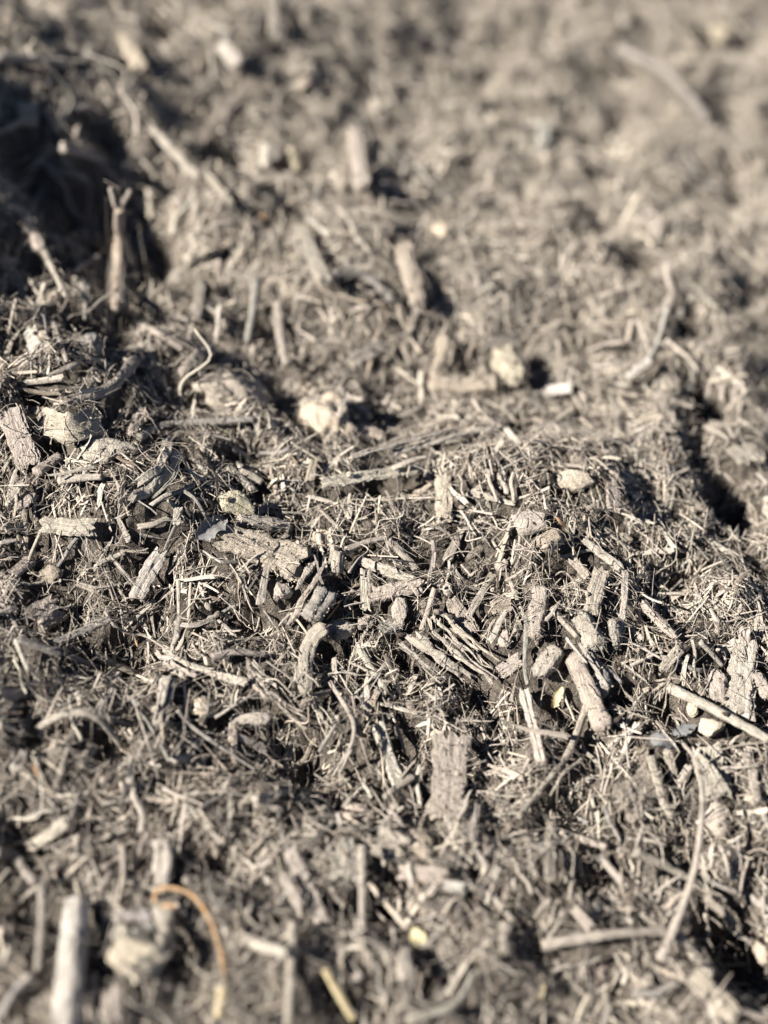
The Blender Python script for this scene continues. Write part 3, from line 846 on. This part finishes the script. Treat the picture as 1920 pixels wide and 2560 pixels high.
p('twig', 'P', [(1689, 2336), (1740, 2390), (1784, 2445)], 27, 'thick stick sloping down from the arching twig foot', lift=4, mark='thick sloping stick')
p('rod', 'P', [(1764, 2238), (1847, 2329)], 26, 'blurred pale stick near the dark hole at right', lift=3)
p('twig', 'D', [(1591, 2128), (1700, 2185), (1818, 2253)], 19, 'long thin stick passing behind the arching twig', lift=1.5)
p('slab', 'T', [(1735, 2440), (1830, 2532)], 42, 'broad cream splinter at the bottom right rim', thick=0.4, lift=3)
p('chip', 'D', [(1435, 2273), (1477, 2317)], 20, 'short blurred chip above the long level stick', lift=2)
p('rod', 'D', [(1261, 2302), (1261, 2386)], 28, 'blurred upright stub left of the long level stick', lift=3)
p('leaf', 'Y', [(1353, 2477)], (40, 22), 'yellowish scrap below the long level stick', turn=70, curl=0.3, lift=2)
p('twig', 'D', [(1498, 2139), (1570, 2219)], 19, 'blurred stick sloping down left of the arching twig', lift=2)
p('twig', 'G', [(1585, 2484), (1640, 2480), (1691, 2459)], 20, 'grey stick lying level at the bottom right', lift=3)
# -- foreground, left
p('rod', 'W', [(192, 2245), (180, 2400), (163, 2600)], 62, 'thick cut pale stick rising from the bottom left rim', shape=dict(rnd=0.02, rough=0.03, grit=0.015, wob=0.02, box=0.0, taper=(0.95, 1.1)), lift=3, mark='thick cut pale stick')
p('twig', 'D', [(104, 2195), (100, 2424)], 21, 'upright grey stick left of the thick cut stick', lift=4)
p('twig', 'D', [(-10, 2134), (42, 2146), (87, 2208)], 25, 'bent twig curving in above the upright grey stick', lift=4)
p('stone', 'C', [(347, 2393)], (150, 92), 'large cream stone beside the thick cut pale stick', facet=6, flat=0.6, lift=6, mark='large cream stone')
p('stone', 'P', [(305, 2335)], (48, 46), 'small pale stone resting above the large cream stone', lift=2)
p('chip', 'W', [(338, 2328), (380, 2315)], 20, 'small white chip above the large cream stone', lift=4)
p('rod', 'P', [(410, 2102), (405, 2222)], 42, 'upright peg above the orange curled stem', shape=dict(rnd=0.06), lift=2)
p('rod', 'P', [(405, 2264), (418, 2366)], 44, 'pale upright peg touching the large cream stone', shape=dict(rnd=0.06), lift=3, mark='pale upright peg')
w4 = whole('straw', (470, 2300), 'orange curled stem looping over the pale upright peg', 'orange curled stem')
p('straw', 'O', [(386, 2258), (392, 2228), (428, 2220), (482, 2239), (525, 2301), (555, 2397), (558, 2445)], 8, 'stem', lift=[5, 7, 9, 9, 8, 6, 3], into=w4)
p('leaf', 'O', [(398, 2262), (440, 2265)], 20, 'leaf_base', lift=7, into=w4)
p('straw', 'Y', [(557, 2466), (544, 2545)], 19, 'yellow stem below the orange curled stem', lift=4)
p('split', 'P', [(231, 2434), (228, 2570)], 26, 'narrow splint at the bottom rim beside the thick cut stick', n=2, lift=3)
p('split', 'P', [(282, 2450), (276, 2570)], 44, 'wide splint at the bottom rim under the large cream stone', n=3, lift=3)
p('twig', 'D', [(305, 2114), (312, 2222)], 15, 'thin upright stick left of the upright peg', lift=3)
p('twig', 'D', [(255, 2172), (307, 2134)], 13, 'small twig slanting up to the thin upright stick', lift=3)
p('twig', 'P', [(250, 2226), (286, 2169)], 15, 'small pale stick under the slanting twig', lift=3)
p('twig', 'P', [(376, 2060), (328, 2172)], 14, 'thin pale stick slanting above the upright peg', lift=4)
p('chip', 'D', [(68, 2124), (168, 2053)], 24, 'blurred slanting stick above the thick cut stick', lift=3, mark='blurred slanting stick')
p('root', 'G', [(532, 2183), (525, 2231), (571, 2266), (612, 2235)], 10, 'looped grey root right of the orange curled stem', lift=3)
p('twig', 'D', [(460, 2196), (560, 2206)], 16, 'dark stick lying level behind the orange curled stem', lift=1)
# -- hollow and far ground
w5 = whole('twig', (290, 700), 'pale forked stick standing before the black hollow', 'pale forked stick')
p('rod', 'T', [(297, 505), (300, 640), (288, 778)], 27, 'shaft', lift=[38, 32, 14], thick=0.7, into=w5)
p('twig', 'P', [(289, 515), (276, 470)], 13, 'prong', lift=39, into=w5)
p('twig', 'P', [(304, 510), (326, 475)], 14, 'prong', lift=39, into=w5)
p('clod', 'T', [(812, 1066)], (120, 146), 'tall tan lump of clay in the hollow behind the ridge', lift=6, lump=0.3, mark='tall tan clay lump')
p('stone', 'P', [(770, 1012)], (38, 38), 'pale pebble at the top of the tall tan clay lump', lift=5)
p('stone', 'T', [(908, 1034)], (48, 44), 'round tan stone right of the tall clay lump', lift=1.5)
p('clod', 'T', [(918, 1090)], (84, 52), 'low tan clod right of the tall clay lump')
p('chip', 'P', [(808, 1204), (1046, 1168)], 28, 'long flat pale slat lying below the tall clay lump', lift=8, mark='long flat slat')
p('split', 'P', [(880, 1150), (1070, 1094), (1242, 1052)], 36, 'long driftwood like strip above the long flat slat', n=3, fan=0.15, lift=11, mark='driftwood strip')
p('rod', 'T', [(1116, 847), (1087, 950)], 46, 'upright limb of a blurred angled pair of logs', lift=2)
p('rod', 'T', [(1068, 967), (1240, 963)], 50, 'level limb of a blurred angled pair of logs', lift=2, mark='angled pair of logs')
p('rod', 'C', [(1253, 876), (1298, 955)], 62, 'blurred thick cream chunk right of the angled logs', lift=2, mark='thick cream chunk')
p('chip', 'P', [(1207, 861), (1286, 848)], 30, 'blurred flat chip capping the thick cream chunk', lift=3)
p('rod', 'W', [(1566, 948), (1633, 900)], 28, 'bright pale stick slanting up in the blurred distance', lift=3, mark='bright slanting stick')
p('chip', 'W', [(1351, 983), (1425, 969)], 26, 'bright flat chip below the thick cream chunk', lift=2)
p('chip', 'D', [(1521, 1084), (1537, 1268)], 28, 'tall slat standing behind the knoll', lift=3, mark='tall slat behind the knoll')
p('stone', 'T', [(1435, 1202)], (90, 54), 'blurred tan stone behind the knoll summit', lift=1.5, mark='tan stone behind the knoll')
p('chip', 'T', [(1110, 1194), (1110, 1298)], 30, 'upright plank behind the ridge right of the flat slat', lift=2)
p('chip', 'T', [(1005, 612), (1048, 755)], 42, 'blurred tan stick slanting down in the middle distance', lift=3, mark='tan slanting stick')
p('twig', 'G', [(827, 683), (914, 690), (984, 752)], 23, 'pale grey twig curving toward the tan slanting stick', lift=4)
p('rod', 'P', [(894, 322), (903, 460)], 50, 'thick upright pale chip in the far blur', lift=3, mark='thick upright far chip')
p('chip', 'D', [(752, 565), (812, 702)], 36, 'blurred stick left of the curving grey twig', lift=3)
p('stone', 'P', [(671, 388)], (42, 74), 'tall pale stone left of the thick upright far chip', lift=2, mark='tall pale far stone')
p('stone', 'C', [(735, 399)], (46, 72), 'cream stone between the tall pale stone and far chip', lift=2)
p('chip', 'C', [(311, 92), (342, 170)], 32, 'short bright stick high on the mound', lift=3, mark='short bright stick')
p('chip', 'P', [(553, 108), (597, 164)], 36, 'pale chip right of the short bright stick', lift=3)
p('slab', 'T', [(507, 342), (627, 206)], 30, 'tan bark strip slanting up above the black hollow', lift=3, mark='tan slanting bark strip')
p('chip', 'D', [(683, -10), (689, 100)], 38, 'upright blurred stick at the top rim', lift=3)
p('chip', 'D', [(370, 312), (492, 442)], 20, 'broad chip sloping down beside the black hollow', lift=2)
p('chip', 'D', [(509, 428), (580, 511)], 18, 'smaller chip carrying on below the broad chip', lift=2)
p('chip', 'W', [(1359, 310), (1359, 374)], 38, 'small white upright chip in the far blur', lift=3, mark='white upright far chip')
p('stone', 'C', [(1105, 579)], (48, 48), 'round cream pebble in the far blur', lift=3, mark='round cream far pebble')
p('chip', 'C', [(1212, 538), (1264, 540)], 24, 'small cream chip right of the far cream pebble', lift=3)
p('twig', 'G', [(1556, 127), (1666, 185), (1730, 249), (1772, 303)], 30, 'thick curved grey branch in the far blur', lift=5, mark='curved grey far branch')
p('rod', 'D', [(1224, 231), (1367, 231)], 38, 'level log above the white upright far chip', lift=3)
p('chip', 'T', [(1421, 406), (1483, 381)], 32, 'pinkish chip right of the white upright far chip', lift=3)
p('slab', 'D', [(1800, 1060), (1876, 1152)], 60, 'large tan board lying beyond the bank at right', thick=0.14, lift=1.0, mark='large tan far board')
p('stone', 'C', [(1799, 87)], (48, 44), 'pale yellow stone near the top right rim', lift=3)
p('leaf', 'O', [(652, 530), (662, 548)], 18, 'blurred orange speck left of the tan slanting stick', lift=4)
p('clod', 'D', [(579, 993)], (180, 116), 'wide dusty hump of soil above the bent silvery twig', lift=2, mark='wide dusty hump')
p('rod', 'D', [(457, 943), (490, 900), (540, 876)], 42, 'bent blurred chunk above the wide dusty hump', lift=3)
p('twig', 'D', [(347, 812), (400, 835), (459, 874)], 26, 'blurred twig sloping down to the bent chunk', lift=3)
p('twig', 'G', [(644, 702), (619, 851)], 24, 'blurred upright stick above the dusty hump, left of two', lift=3)
p('twig', 'D', [(694, 754), (712, 914)], 30, 'blurred upright stick above the dusty hump, right of two', lift=3)
p('chip', 'D', [(503, 702), (492, 793)], 28, 'blurred upright chip right of the forked stick foot', lift=3)
p('chip', 'D', [(878, 908), (962, 859)], 36, 'blurred chip slanting up left of the angled logs', lift=3)
p('twig', 'D', [(98, 598), (168, 741)], 19, 'thin stick sloping down left of the pale forked stick', lift=4, mark='thin mound stick')
p('twig', 'D', [(133, 806), (168, 903)], 15, 'small twig on the mound above the tan bark wedge', lift=3)
p('chip', 'D', [(168, 1005), (272, 970), (338, 899)], 22, 'bent strip slanting up behind the tan bark wedge', lift=3, mark='bent mound strip')
p('stone', 'T', [(104, 837)], (28, 28), 'small warm tan pebble on the mound', lift=2)
p('rod', 'P', [(57, 536), (99, 627)], 28, 'pale stick sloping down at the dark mound rim', lift=4)
p('twig', 'P', [(162, 368), (262, 407)], 28, 'pale stick lying over the black hollow', lift=5)
p('twig', 'P', [(-10, 139), (164, 150)], 28, 'long pale stick lying level at the top left rim', lift=4, mark='long pale top stick')
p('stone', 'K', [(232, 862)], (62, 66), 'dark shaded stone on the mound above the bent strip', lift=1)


# ------------------------------------------------------------------ smaller pieces between them, each a thing of its own
def seg_dist(q):
    best = 1e9
    for a, b, hw in SEGS:
        ab = b - a
        t = np.clip(((q - a) @ ab) / (ab @ ab + 1e-9), 0, 1)
        best = min(best, np.linalg.norm(q - a - t * ab) - hw)
    return best

def words_for(q, d, size, tone, noun):
    """what the piece looks like, how it lies and which marked thing it lies beside"""
    m = sorted(MARKS, key=lambda m: np.linalg.norm(m[0] - q))
    ang = math.degrees(math.atan2(-d[1], d[0])) % 180
    pose = 'lying level' if ang < 20 or ang > 160 else 'upright' if 70 < ang < 110 else 'slanting rightward' if ang < 90 else 'slanting leftward'
    out = []
    for k in range(3):
        v = q - m[k][0]
        rel = ('right of' if v[0] > 0 else 'left of') if abs(v[0]) > abs(v[1]) else ('below' if v[1] > 0 else 'above')
        far = np.linalg.norm(v)
        near = 'just ' if far < 90 else '' if far < 190 else 'well '
        out.append(f'{size} {tone} {noun} {pose}, {near}{rel} the {m[k][1]}')
    return out

TWORD = {'P': 'pale', 'D': 'tan', 'G': 'grey', 'B': 'brown', 'T': 'brownish', 'C': 'cream', 'W': 'whitish'}
USED = {}
def give_label(o, kind, cands):
    for c in cands:
        if c not in USED:
            USED[c] = 1
            tag(o, kind, c)
            return
    tag(o, kind, cands[0])

def variants(kind, n):
    out = []
    for k in range(n):
        rng = np.random.default_rng(500 + k * 13 + len(kind))
        L = 0.010
        if kind == 'chip':
            V, F, U = sweep(np.array([[-L / 2, 0, 0], [0, 0, rng.uniform(-.0004, .0004)], [L / 2, 0, 0]]), L * rng.uniform(0.10, 0.26), L * rng.uniform(0.05, 0.10), (0, 0, 1), rng,
                            sides=10, rings=9, jag=0.45, rough=0.15, box=0.5, wob=0.04, taper=(rng.uniform(.35, 1.1), rng.uniform(.3, 1.1)))
            mat, sm = M_WOOD, False
        elif kind == 'twig':
            P = np.array([[-L / 2, 0, 0], [-L / 6, rng.uniform(-.0008, .0008), rng.uniform(0, .0008)], [L / 6, rng.uniform(-.0008, .0008), 0], [L / 2, 0, 0]])
            V, F, U = sweep(P, L * rng.uniform(0.07, 0.13), L * 0.09, (0, 0, 1), rng, sides=8, rings=12, jag=0.2, rough=0.08, wob=0.04)
            mat, sm = M_TWIG, True
        elif kind == 'root':
            a = rng.uniform(-1, 1, 5) * 0.0022
            P = np.array([[x, a[i], rng.uniform(0, .0016)] for i, x in enumerate(np.linspace(-L / 2, L / 2, 5))])
            V, F, U = sweep(P, L * 0.030, L * 0.028, (0, 0, 1), rng, sides=5, rings=18, rough=0.08, taper=(1.2, 0.5), wob=0.02)
            mat, sm = M_TWIG, True
        elif kind == 'stone':
            V, F = blob(.005, rng.uniform(.0028, .0042), rng.uniform(.002, .0032), rng, facet=9, lump=0.12, grit=0.03, sub=2); U = None
            mat, sm = M_STONE, False
        else:
            V, F = blob(.005, rng.uniform(.003, .0044), rng.uniform(.0022, .0034), rng, facet=3, lump=0.34, grit=0.18, sub=3); U = None
            mat, sm = M_ROD, True
        out.append(mesh_from(KIND[kind][0], V, F, U, mat, sm))
    return out

def scatter(kind, count, sizes, tones, nouns, clear, tilt, liftmm, nvar):
    var = variants(kind, nvar)
    rng = np.random.default_rng(77 + len(kind) * 31 + count)
    made, tries = 0, 0
    while made < count and tries < count * 40:
        tries += 1
        q = np.array([rng.uniform(15, 1905), rng.uniform(15, 2545)])
        if q[1] > 1000 and rng.random() < 0.25:
            continue
        if seg_dist(q) < clear:
            continue
        g, t = ground(*q)
        n = normal(g[0], g[1])
        L = rng.uniform(*sizes) * 0.001 * (0.85 + 0.40 * (q[1] < 1000))
        a = rng.uniform(0, math.pi)
        if rng.random() < 0.45:                      # pieces tend to slide down the slope
            a = math.pi / 2 + rng.normal() * 0.5
        up = n + rng.normal(size=3) * tilt; up /= np.linalg.norm(up)
        x = np.array([math.cos(a), math.sin(a), 0]); x -= up * (x @ up); x /= np.linalg.norm(x)
        x = x + np.array([0, 0, rng.normal() * tilt * 0.8]); x /= np.linalg.norm(x)
        y = np.cross(up, x); y /= np.linalg.norm(y)
        z = np.cross(x, y)
        c = raise_by(g, (liftmm * rng.uniform(0.6, 1.5)) * 0.001 + (0.12 * L if kind in ('stone', 'clod') else 0))
        s = L / 0.010
        k = 1.0 if kind in ('stone', 'clod') else rng.uniform(0.75, 1.25)
        M = Matrix([[*(r), c_] for r, c_ in zip(np.stack([x * s, y * s * k, z * s * k], 1), c)] + [[0, 0, 0, 1]])
        tone = tones[int(rng.integers(len(tones)))]
        noun = nouns[int(rng.integers(len(nouns)))]
        o = bpy.data.objects.new(KIND[kind][0], var[int(rng.integers(nvar))])
        o.matrix_world = M
        o.color = tint(TONE[tone], rng, 0.16)
        COL.objects.link(o)
        e0 = np.array(project(c - x * L / 2)[:2]); e1 = np.array(project(c + x * L / 2)[:2])
        mid = sizes[0] + (sizes[1] - sizes[0]) * 0.5
        if kind in ('stone', 'clod'):
            size = 'small' if L * 1000 < mid else 'larger'
            cands = [s_.replace(' lying level', '').replace(' upright', '').replace(' slanting rightward', '').replace(' slanting leftward', '') for s_ in words_for(q, e1 - e0, size, TWORD[tone], noun)]
        else:
            cands = words_for(q, e1 - e0, 'short' if L * 1000 < mid else 'long', TWORD[tone], noun)
        give_label(o, kind, cands)
        if kind != 'root':
            X = np.empty(len(o.data.vertices) * 3); o.data.vertices.foreach_get('co', X)
            A = np.array(M); cover(X.reshape(-1, 3) @ A[:3, :3].T + A[:3, 3])
        SEGS.append((e0, e1, 4.0))
        made += 1

scatter('clod', 22, (5, 10), 'DTB', ['dusty clod', 'crumbly clod'], 24, 0.3, 0.6, 6)
scatter('stone', 22, (3, 6), 'DTDP', ['pebble', 'angular pebble'], 14, 0.3, 0.8, 8)
scatter('chip', 235, (7, 17), 'DDPPGT', ['wood chip', 'wood splinter'], 16, 0.25, 1.9, 16)
scatter('twig', 170, (9, 22), 'DPGPB', ['twig', 'stick'], 16, 0.22, 2.2, 12)
scatter('root', 150, (14, 34), 'PDPT', ['root', 'wiry root'], 2, 0.35, 2.6, 16)


# ------------------------------------------------------------------ what nobody could count: shreds, crumbs, hair roots
def sites(n, seed):
    """places on the ground, denser toward the middle of the bed"""
    rng = np.random.default_rng(seed)
    k = n // 5
    a = np.stack([rng.uniform(-0.44, 0.44, k), rng.uniform(-0.02, 1.12, k)], 1)
    m = n - k
    y = 0.13 + 0.66 * rng.random(m * 3)
    y = y[rng.random(m * 3) < (0.10 + 0.19 * y) / 0.26][:m]
    m = len(y)
    x = rng.uniform(-1, 1, m) * (0.10 + 0.19 * y)
    b = np.stack([x, y], 1)
    return np.vstack([a, b]), rng

COVERED = HT - HG
def under(xy):
    i = np.clip(((xy[:, 0] - GX0) / GD).astype(int), 0, len(gx) - 1); j = np.clip(((xy[:, 1] - GY0) / GD).astype(int), 0, len(gy) - 1)
    return COVERED[j, i] > 0.0012

def HTop(x, y):
    i = np.clip(((x - GX0) / GD).round().astype(int), 0, len(gx) - 1); j = np.clip(((y - GY0) / GD).round().astype(int), 0, len(gy) - 1)
    return HT[j, i]

def instancer(name, label, n, seed, meshes, lift, rotf, scale, tone, keep=0.05, extra=None):
    xy, rng = sites(n, seed)
    xy = xy[~under(xy) | (rng.random(len(xy)) < keep)]
    n = len(xy)
    z = H(xy[:, 0], xy[:, 1])
    nn = normal(xy[:, 0], xy[:, 1], 0.003)
    top = HTop(xy[:, 0], xy[:, 1])
    z = np.where(under(xy) & (rng.random(n) < 0.75), top, z)
    zz = z + lift(rng, n) * 0.001 * np.where(z == top, 0.35, 1.0)
    co = np.stack([xy[:, 0], xy[:, 1], zz], 1)
    if extra is not None:
        co = np.vstack([co, extra]); n = len(co)
        nn = np.hstack([nn, np.tile([[0], [0], [1.0]], (1, len(extra)))])
    me = bpy.data.meshes.new(name)
    me.vertices.add(n); me.vertices.foreach_set('co', co.astype(np.float32).ravel())
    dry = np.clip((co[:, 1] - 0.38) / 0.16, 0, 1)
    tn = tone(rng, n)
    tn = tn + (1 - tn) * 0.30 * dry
    for nm, ty, key, val in (('rot', 'FLOAT_VECTOR', 'vector', rotf(rng, n, nn)), ('scl', 'FLOAT_VECTOR', 'vector', scale(rng, n)), ('tone', 'FLOAT', 'value', tn),
                             ('pick', 'INT', 'value', rng.integers(0, len(meshes), n))):
        at = me.attributes.new(nm, ty, 'POINT')
        at.data.foreach_set(key, np.ascontiguousarray(val, np.int32 if ty == 'INT' else np.float32).ravel())
    o = bpy.data.objects.new(name, me)
    COL.objects.link(o)
    o['kind'] = 'stuff'; o['label'] = label; o['category'] = name.replace('_', ' ')
    src = bpy.data.collections.new(name + '_shapes')
    for k, m in enumerate(meshes):
        src.objects.link(bpy.data.objects.new(f'{name}_shape_{k:02d}', m))
    g = bpy.data.node_groups.new(name, 'GeometryNodeTree')
    g.interface.new_socket('Geometry', in_out='INPUT', socket_type='NodeSocketGeometry')
    g.interface.new_socket('Geometry', in_out='OUTPUT', socket_type='NodeSocketGeometry')
    N = g.nodes.new
    gi, gout, ip, ci = N('NodeGroupInput'), N('NodeGroupOutput'), N('GeometryNodeInstanceOnPoints'), N('GeometryNodeCollectionInfo')
    ci.inputs['Collection'].default_value = src
    ci.inputs['Separate Children'].default_value = True
    ci.inputs['Reset Children'].default_value = True
    ip.inputs['Pick Instance'].default_value = True
    def named(nm, ty):
        q = N('GeometryNodeInputNamedAttribute'); q.data_type = ty; q.inputs['Name'].default_value = nm
        return q.outputs['Attribute']
    L = g.links.new
    L(gi.outputs[0], ip.inputs['Points']); L(ci.outputs[0], ip.inputs['Instance'])
    L(named('pick', 'INT'), ip.inputs['Instance Index']); L(named('scl', 'FLOAT_VECTOR'), ip.inputs['Scale'])
    e = N('FunctionNodeEulerToRotation'); L(named('rot', 'FLOAT_VECTOR'), e.inputs[0]); L(e.outputs[0], ip.inputs['Rotation'])
    L(ip.outputs[0], gout.inputs[0])
    md = o.modifiers.new('scatter', 'NODES'); md.node_group = g
    return o

def shred_meshes(k0, n):
    out = []
    for k in range(n):
        rng = np.random.default_rng(900 + k0 + k)
        P = np.array([[-0.5, 0, 0], [-0.15, rng.uniform(-.045, .045), rng.uniform(-.02, .05)], [0.2, rng.uniform(-.045, .045), rng.uniform(-.02, .05)], [0.5, 0, 0]])
        V, F, U = sweep(P, rng.uniform(0.06, 0.17), rng.uniform(0.03, 0.06), (0, 0, 1), rng, sides=6, rings=6, jag=0.5, rough=0.2, box=0.4, taper=(rng.uniform(.5, 1.2), rng.uniform(.4, 1.0)))
        me = mesh_from('shred', V, F, U, M_SHRED, False)
        out.append(me)
    return out

def needle_meshes(n):
    out = []
    for k in range(n):
        rng = np.random.default_rng(1900 + k)
        P = np.array([[-0.5, 0, 0], [-0.15, rng.uniform(-.03, .03), rng.uniform(-.02, .03)], [0.2, rng.uniform(-.03, .03), rng.uniform(-.02, .03)], [0.5, 0, 0]])
        V, F, U = sweep(P, rng.uniform(0.03, 0.06), rng.uniform(0.025, 0.045), (0, 0, 1), rng, sides=4, rings=6, jag=0.5, rough=0.15, taper=(rng.uniform(.6, 1.2), rng.uniform(.3, 0.8)))
        out.append(mesh_from('shred', V, F, U, M_SHRED, False))
    return out

def crumb_meshes(n):
    out = []
    for k in range(n):
        rng = np.random.default_rng(300 + k)
        V, F = blob(0.5, rng.uniform(0.36, 0.5), rng.uniform(0.3, 0.5), rng, facet=4, lump=0.4, grit=0.15, sub=1 if k % 2 else 2)
        out.append(mesh_from('crumb', V, F, None, M_CRUMB, False))
    return out

def rot_lie(tilt):
    def f(rng, n, nn):
        # heading about z, then lean with the slope plus a random tilt
        yaw = rng.uniform(0, 2 * math.pi, n)
        sl = rng.random(n) < 0.35
        yaw = np.where(sl, math.pi / 2 + rng.normal(size=n) * 0.5, yaw)
        tx, ty = nn[0], nn[1]
        cx, sx = np.cos(yaw), np.sin(yaw)
        pitch = np.arctan2(tx * cx + ty * sx, nn[2]) + rng.normal(size=n) * tilt
        roll = np.arctan2(-(-tx * sx + ty * cx), nn[2]) + rng.normal(size=n) * tilt * 1.5
        return np.stack([roll, pitch, yaw], 1)
    return f

def shred_scale(lo, hi):
    def f(rng, n):
        L = (lo + (hi - lo) * rng.random(n) ** 2.0) * 0.001
        k = rng.uniform(0.45, 1.35, n) * np.clip(0.008 / L, 0.6, 1.2)
        return np.stack([L, L * k, L * k], 1)
    return f

STUCK = []
for V, c in CAKED:
    r_ = np.random.default_rng(len(V))
    up_ = V[(V - c) @ (CAM - c) > 0]
    m = min(len(up_) // 2, 150)
    k_ = r_.integers(0, len(up_), m)
    STUCK.append(up_[k_] + r_.normal(size=(m, 3)) * 0.0005)
STUCK = np.vstack(STUCK)
def crumb_scale(r, n):
    s = (0.45 + 2.0 * r.random((n, 1)) ** 3.5) * 0.001 * r.uniform(0.7, 1.3, (n, 3))
    s[-len(STUCK):] = (0.3 + 0.5 * r.random((len(STUCK), 1)) ** 2) * 0.001 * r.uniform(0.7, 1.3, (len(STUCK), 3))
    return s
def crumb_tone(r, n):
    t_ = r.random(n) ** 1.5
    t_[-len(STUCK):] = 0.62 + 0.36 * r.random(len(STUCK))
    return t_
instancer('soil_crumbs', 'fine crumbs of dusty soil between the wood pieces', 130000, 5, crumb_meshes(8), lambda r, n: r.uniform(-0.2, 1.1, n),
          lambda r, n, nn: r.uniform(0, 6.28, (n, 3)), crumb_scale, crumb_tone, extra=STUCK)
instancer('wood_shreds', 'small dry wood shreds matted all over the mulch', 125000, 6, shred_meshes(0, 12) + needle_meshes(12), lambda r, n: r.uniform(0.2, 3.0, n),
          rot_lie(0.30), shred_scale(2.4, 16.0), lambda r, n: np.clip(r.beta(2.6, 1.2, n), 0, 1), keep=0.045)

def fibers(name, label, n, seed, rad, length, lift):
    xy, rng = sites(n, seed)
    n = len(xy)
    S_, K = 7, 3
    L = (length[0] + (length[1] - length[0]) * rng.random(n) ** 1.8) * 0.001
    a = rng.uniform(0, 2 * math.pi, n)
    wild = rng.random(n) ** 2
    curl = rng.normal(size=n) * 1.5 * wild
    curl2 = rng.normal(size=n) * 1.8 * wild
    st = np.linspace(-0.5, 0.5, S_)
    ang = a[:, None] + curl[:, None] * st[None] * 1.6 + curl2[:, None] * (st ** 2)[None] * 3
    step = L[:, None] / (S_ - 1)
    x = xy[:, :1] + np.cumsum(np.cos(ang) * step, 1) - 0.5 * np.cos(a)[:, None] * L[:, None]
    y = xy[:, 1:] + np.cumsum(np.sin(ang) * step, 1) - 0.5 * np.sin(a)[:, None] * L[:, None]
    over = (rng.random(n) < 0.35)[:, None]
    patch = fbm(xy[:, 0], xy[:, 1], 0.03, 2, 91)
    ok = (~under(xy) | over[:, 0]) & (rng.random(n) < np.clip(0.55 + 0.9 * patch, 0.08, 1))
    z = np.where(over, HTop(x, y), H(x, y))
    z = 0.55 * z + 0.45 * z.mean(1, keepdims=True)
    base = (lift[0] + (lift[1] - lift[0]) * rng.random(n) ** 1.5)[:, None]
    arch = rng.normal(size=n)[:, None] * 1.6
    tl = rng.normal(size=n)[:, None] * 0.22
    z = z + (base + arch * (0.25 - st ** 2)[None] * 4 * np.clip(L[:, None] * 70, 0.2, 1.2)) * 0.001 + tl * st[None] * L[:, None]
    z = np.maximum(z, H(x, y) + 0.0001)
    x, y, z, n = x[ok], y[ok], z[ok], int(ok.sum())
    P = np.stack([x, y, z], -1)
    T = np.gradient(P, axis=1); T /= np.linalg.norm(T, axis=-1, keepdims=True) + 1e-12
    s = np.cross(T, np.array([0, 0, 1.0])); s /= np.linalg.norm(s, axis=-1, keepdims=True) + 1e-9
    u = np.cross(s, T)
    r = (rad[0] + (rad[1] - rad[0]) * rng.random(n) ** 2.5)[:, None] * 0.001 * np.linspace(1.1, 0.45, S_)[None]
    V = np.zeros((n, S_, K, 3))
    for k in range(K):
        t = 2 * math.pi * k / K
        V[:, :, k] = P + s * (r * math.cos(t))[..., None] + u * (r * math.sin(t))[..., None]
    idx = np.arange(n * S_ * K).reshape(n, S_, K)
    F = []
    for k in range(K):
        k2 = (k + 1) % K
        F.append(np.stack([idx[:, :-1, k], idx[:, :-1, k2], idx[:, 1:, k2], idx[:, 1:, k]], -1).reshape(-1, 4))
    me = raw_mesh(name, V.reshape(-1, 3), np.vstack(F), True)
    at = me.attributes.new('tone', 'FLOAT', 'POINT')
    at.data.foreach_set('value', np.repeat(np.clip(0.25 + 0.75 * rng.beta(2.0, 1.6, n), 0, 0.97), S_ * K).astype(np.float32))
    me.materials.append(M_FIBER)
    o = bpy.data.objects.new(name, me)
    COL.objects.link(o)
    o['kind'] = 'stuff'; o['label'] = label; o['category'] = 'hair roots'

fibers('hair_roots', 'fine curling hair roots tangled through the mulch', 72000, 8, (0.05, 0.24), (3, 20), (0.4, 3.2))
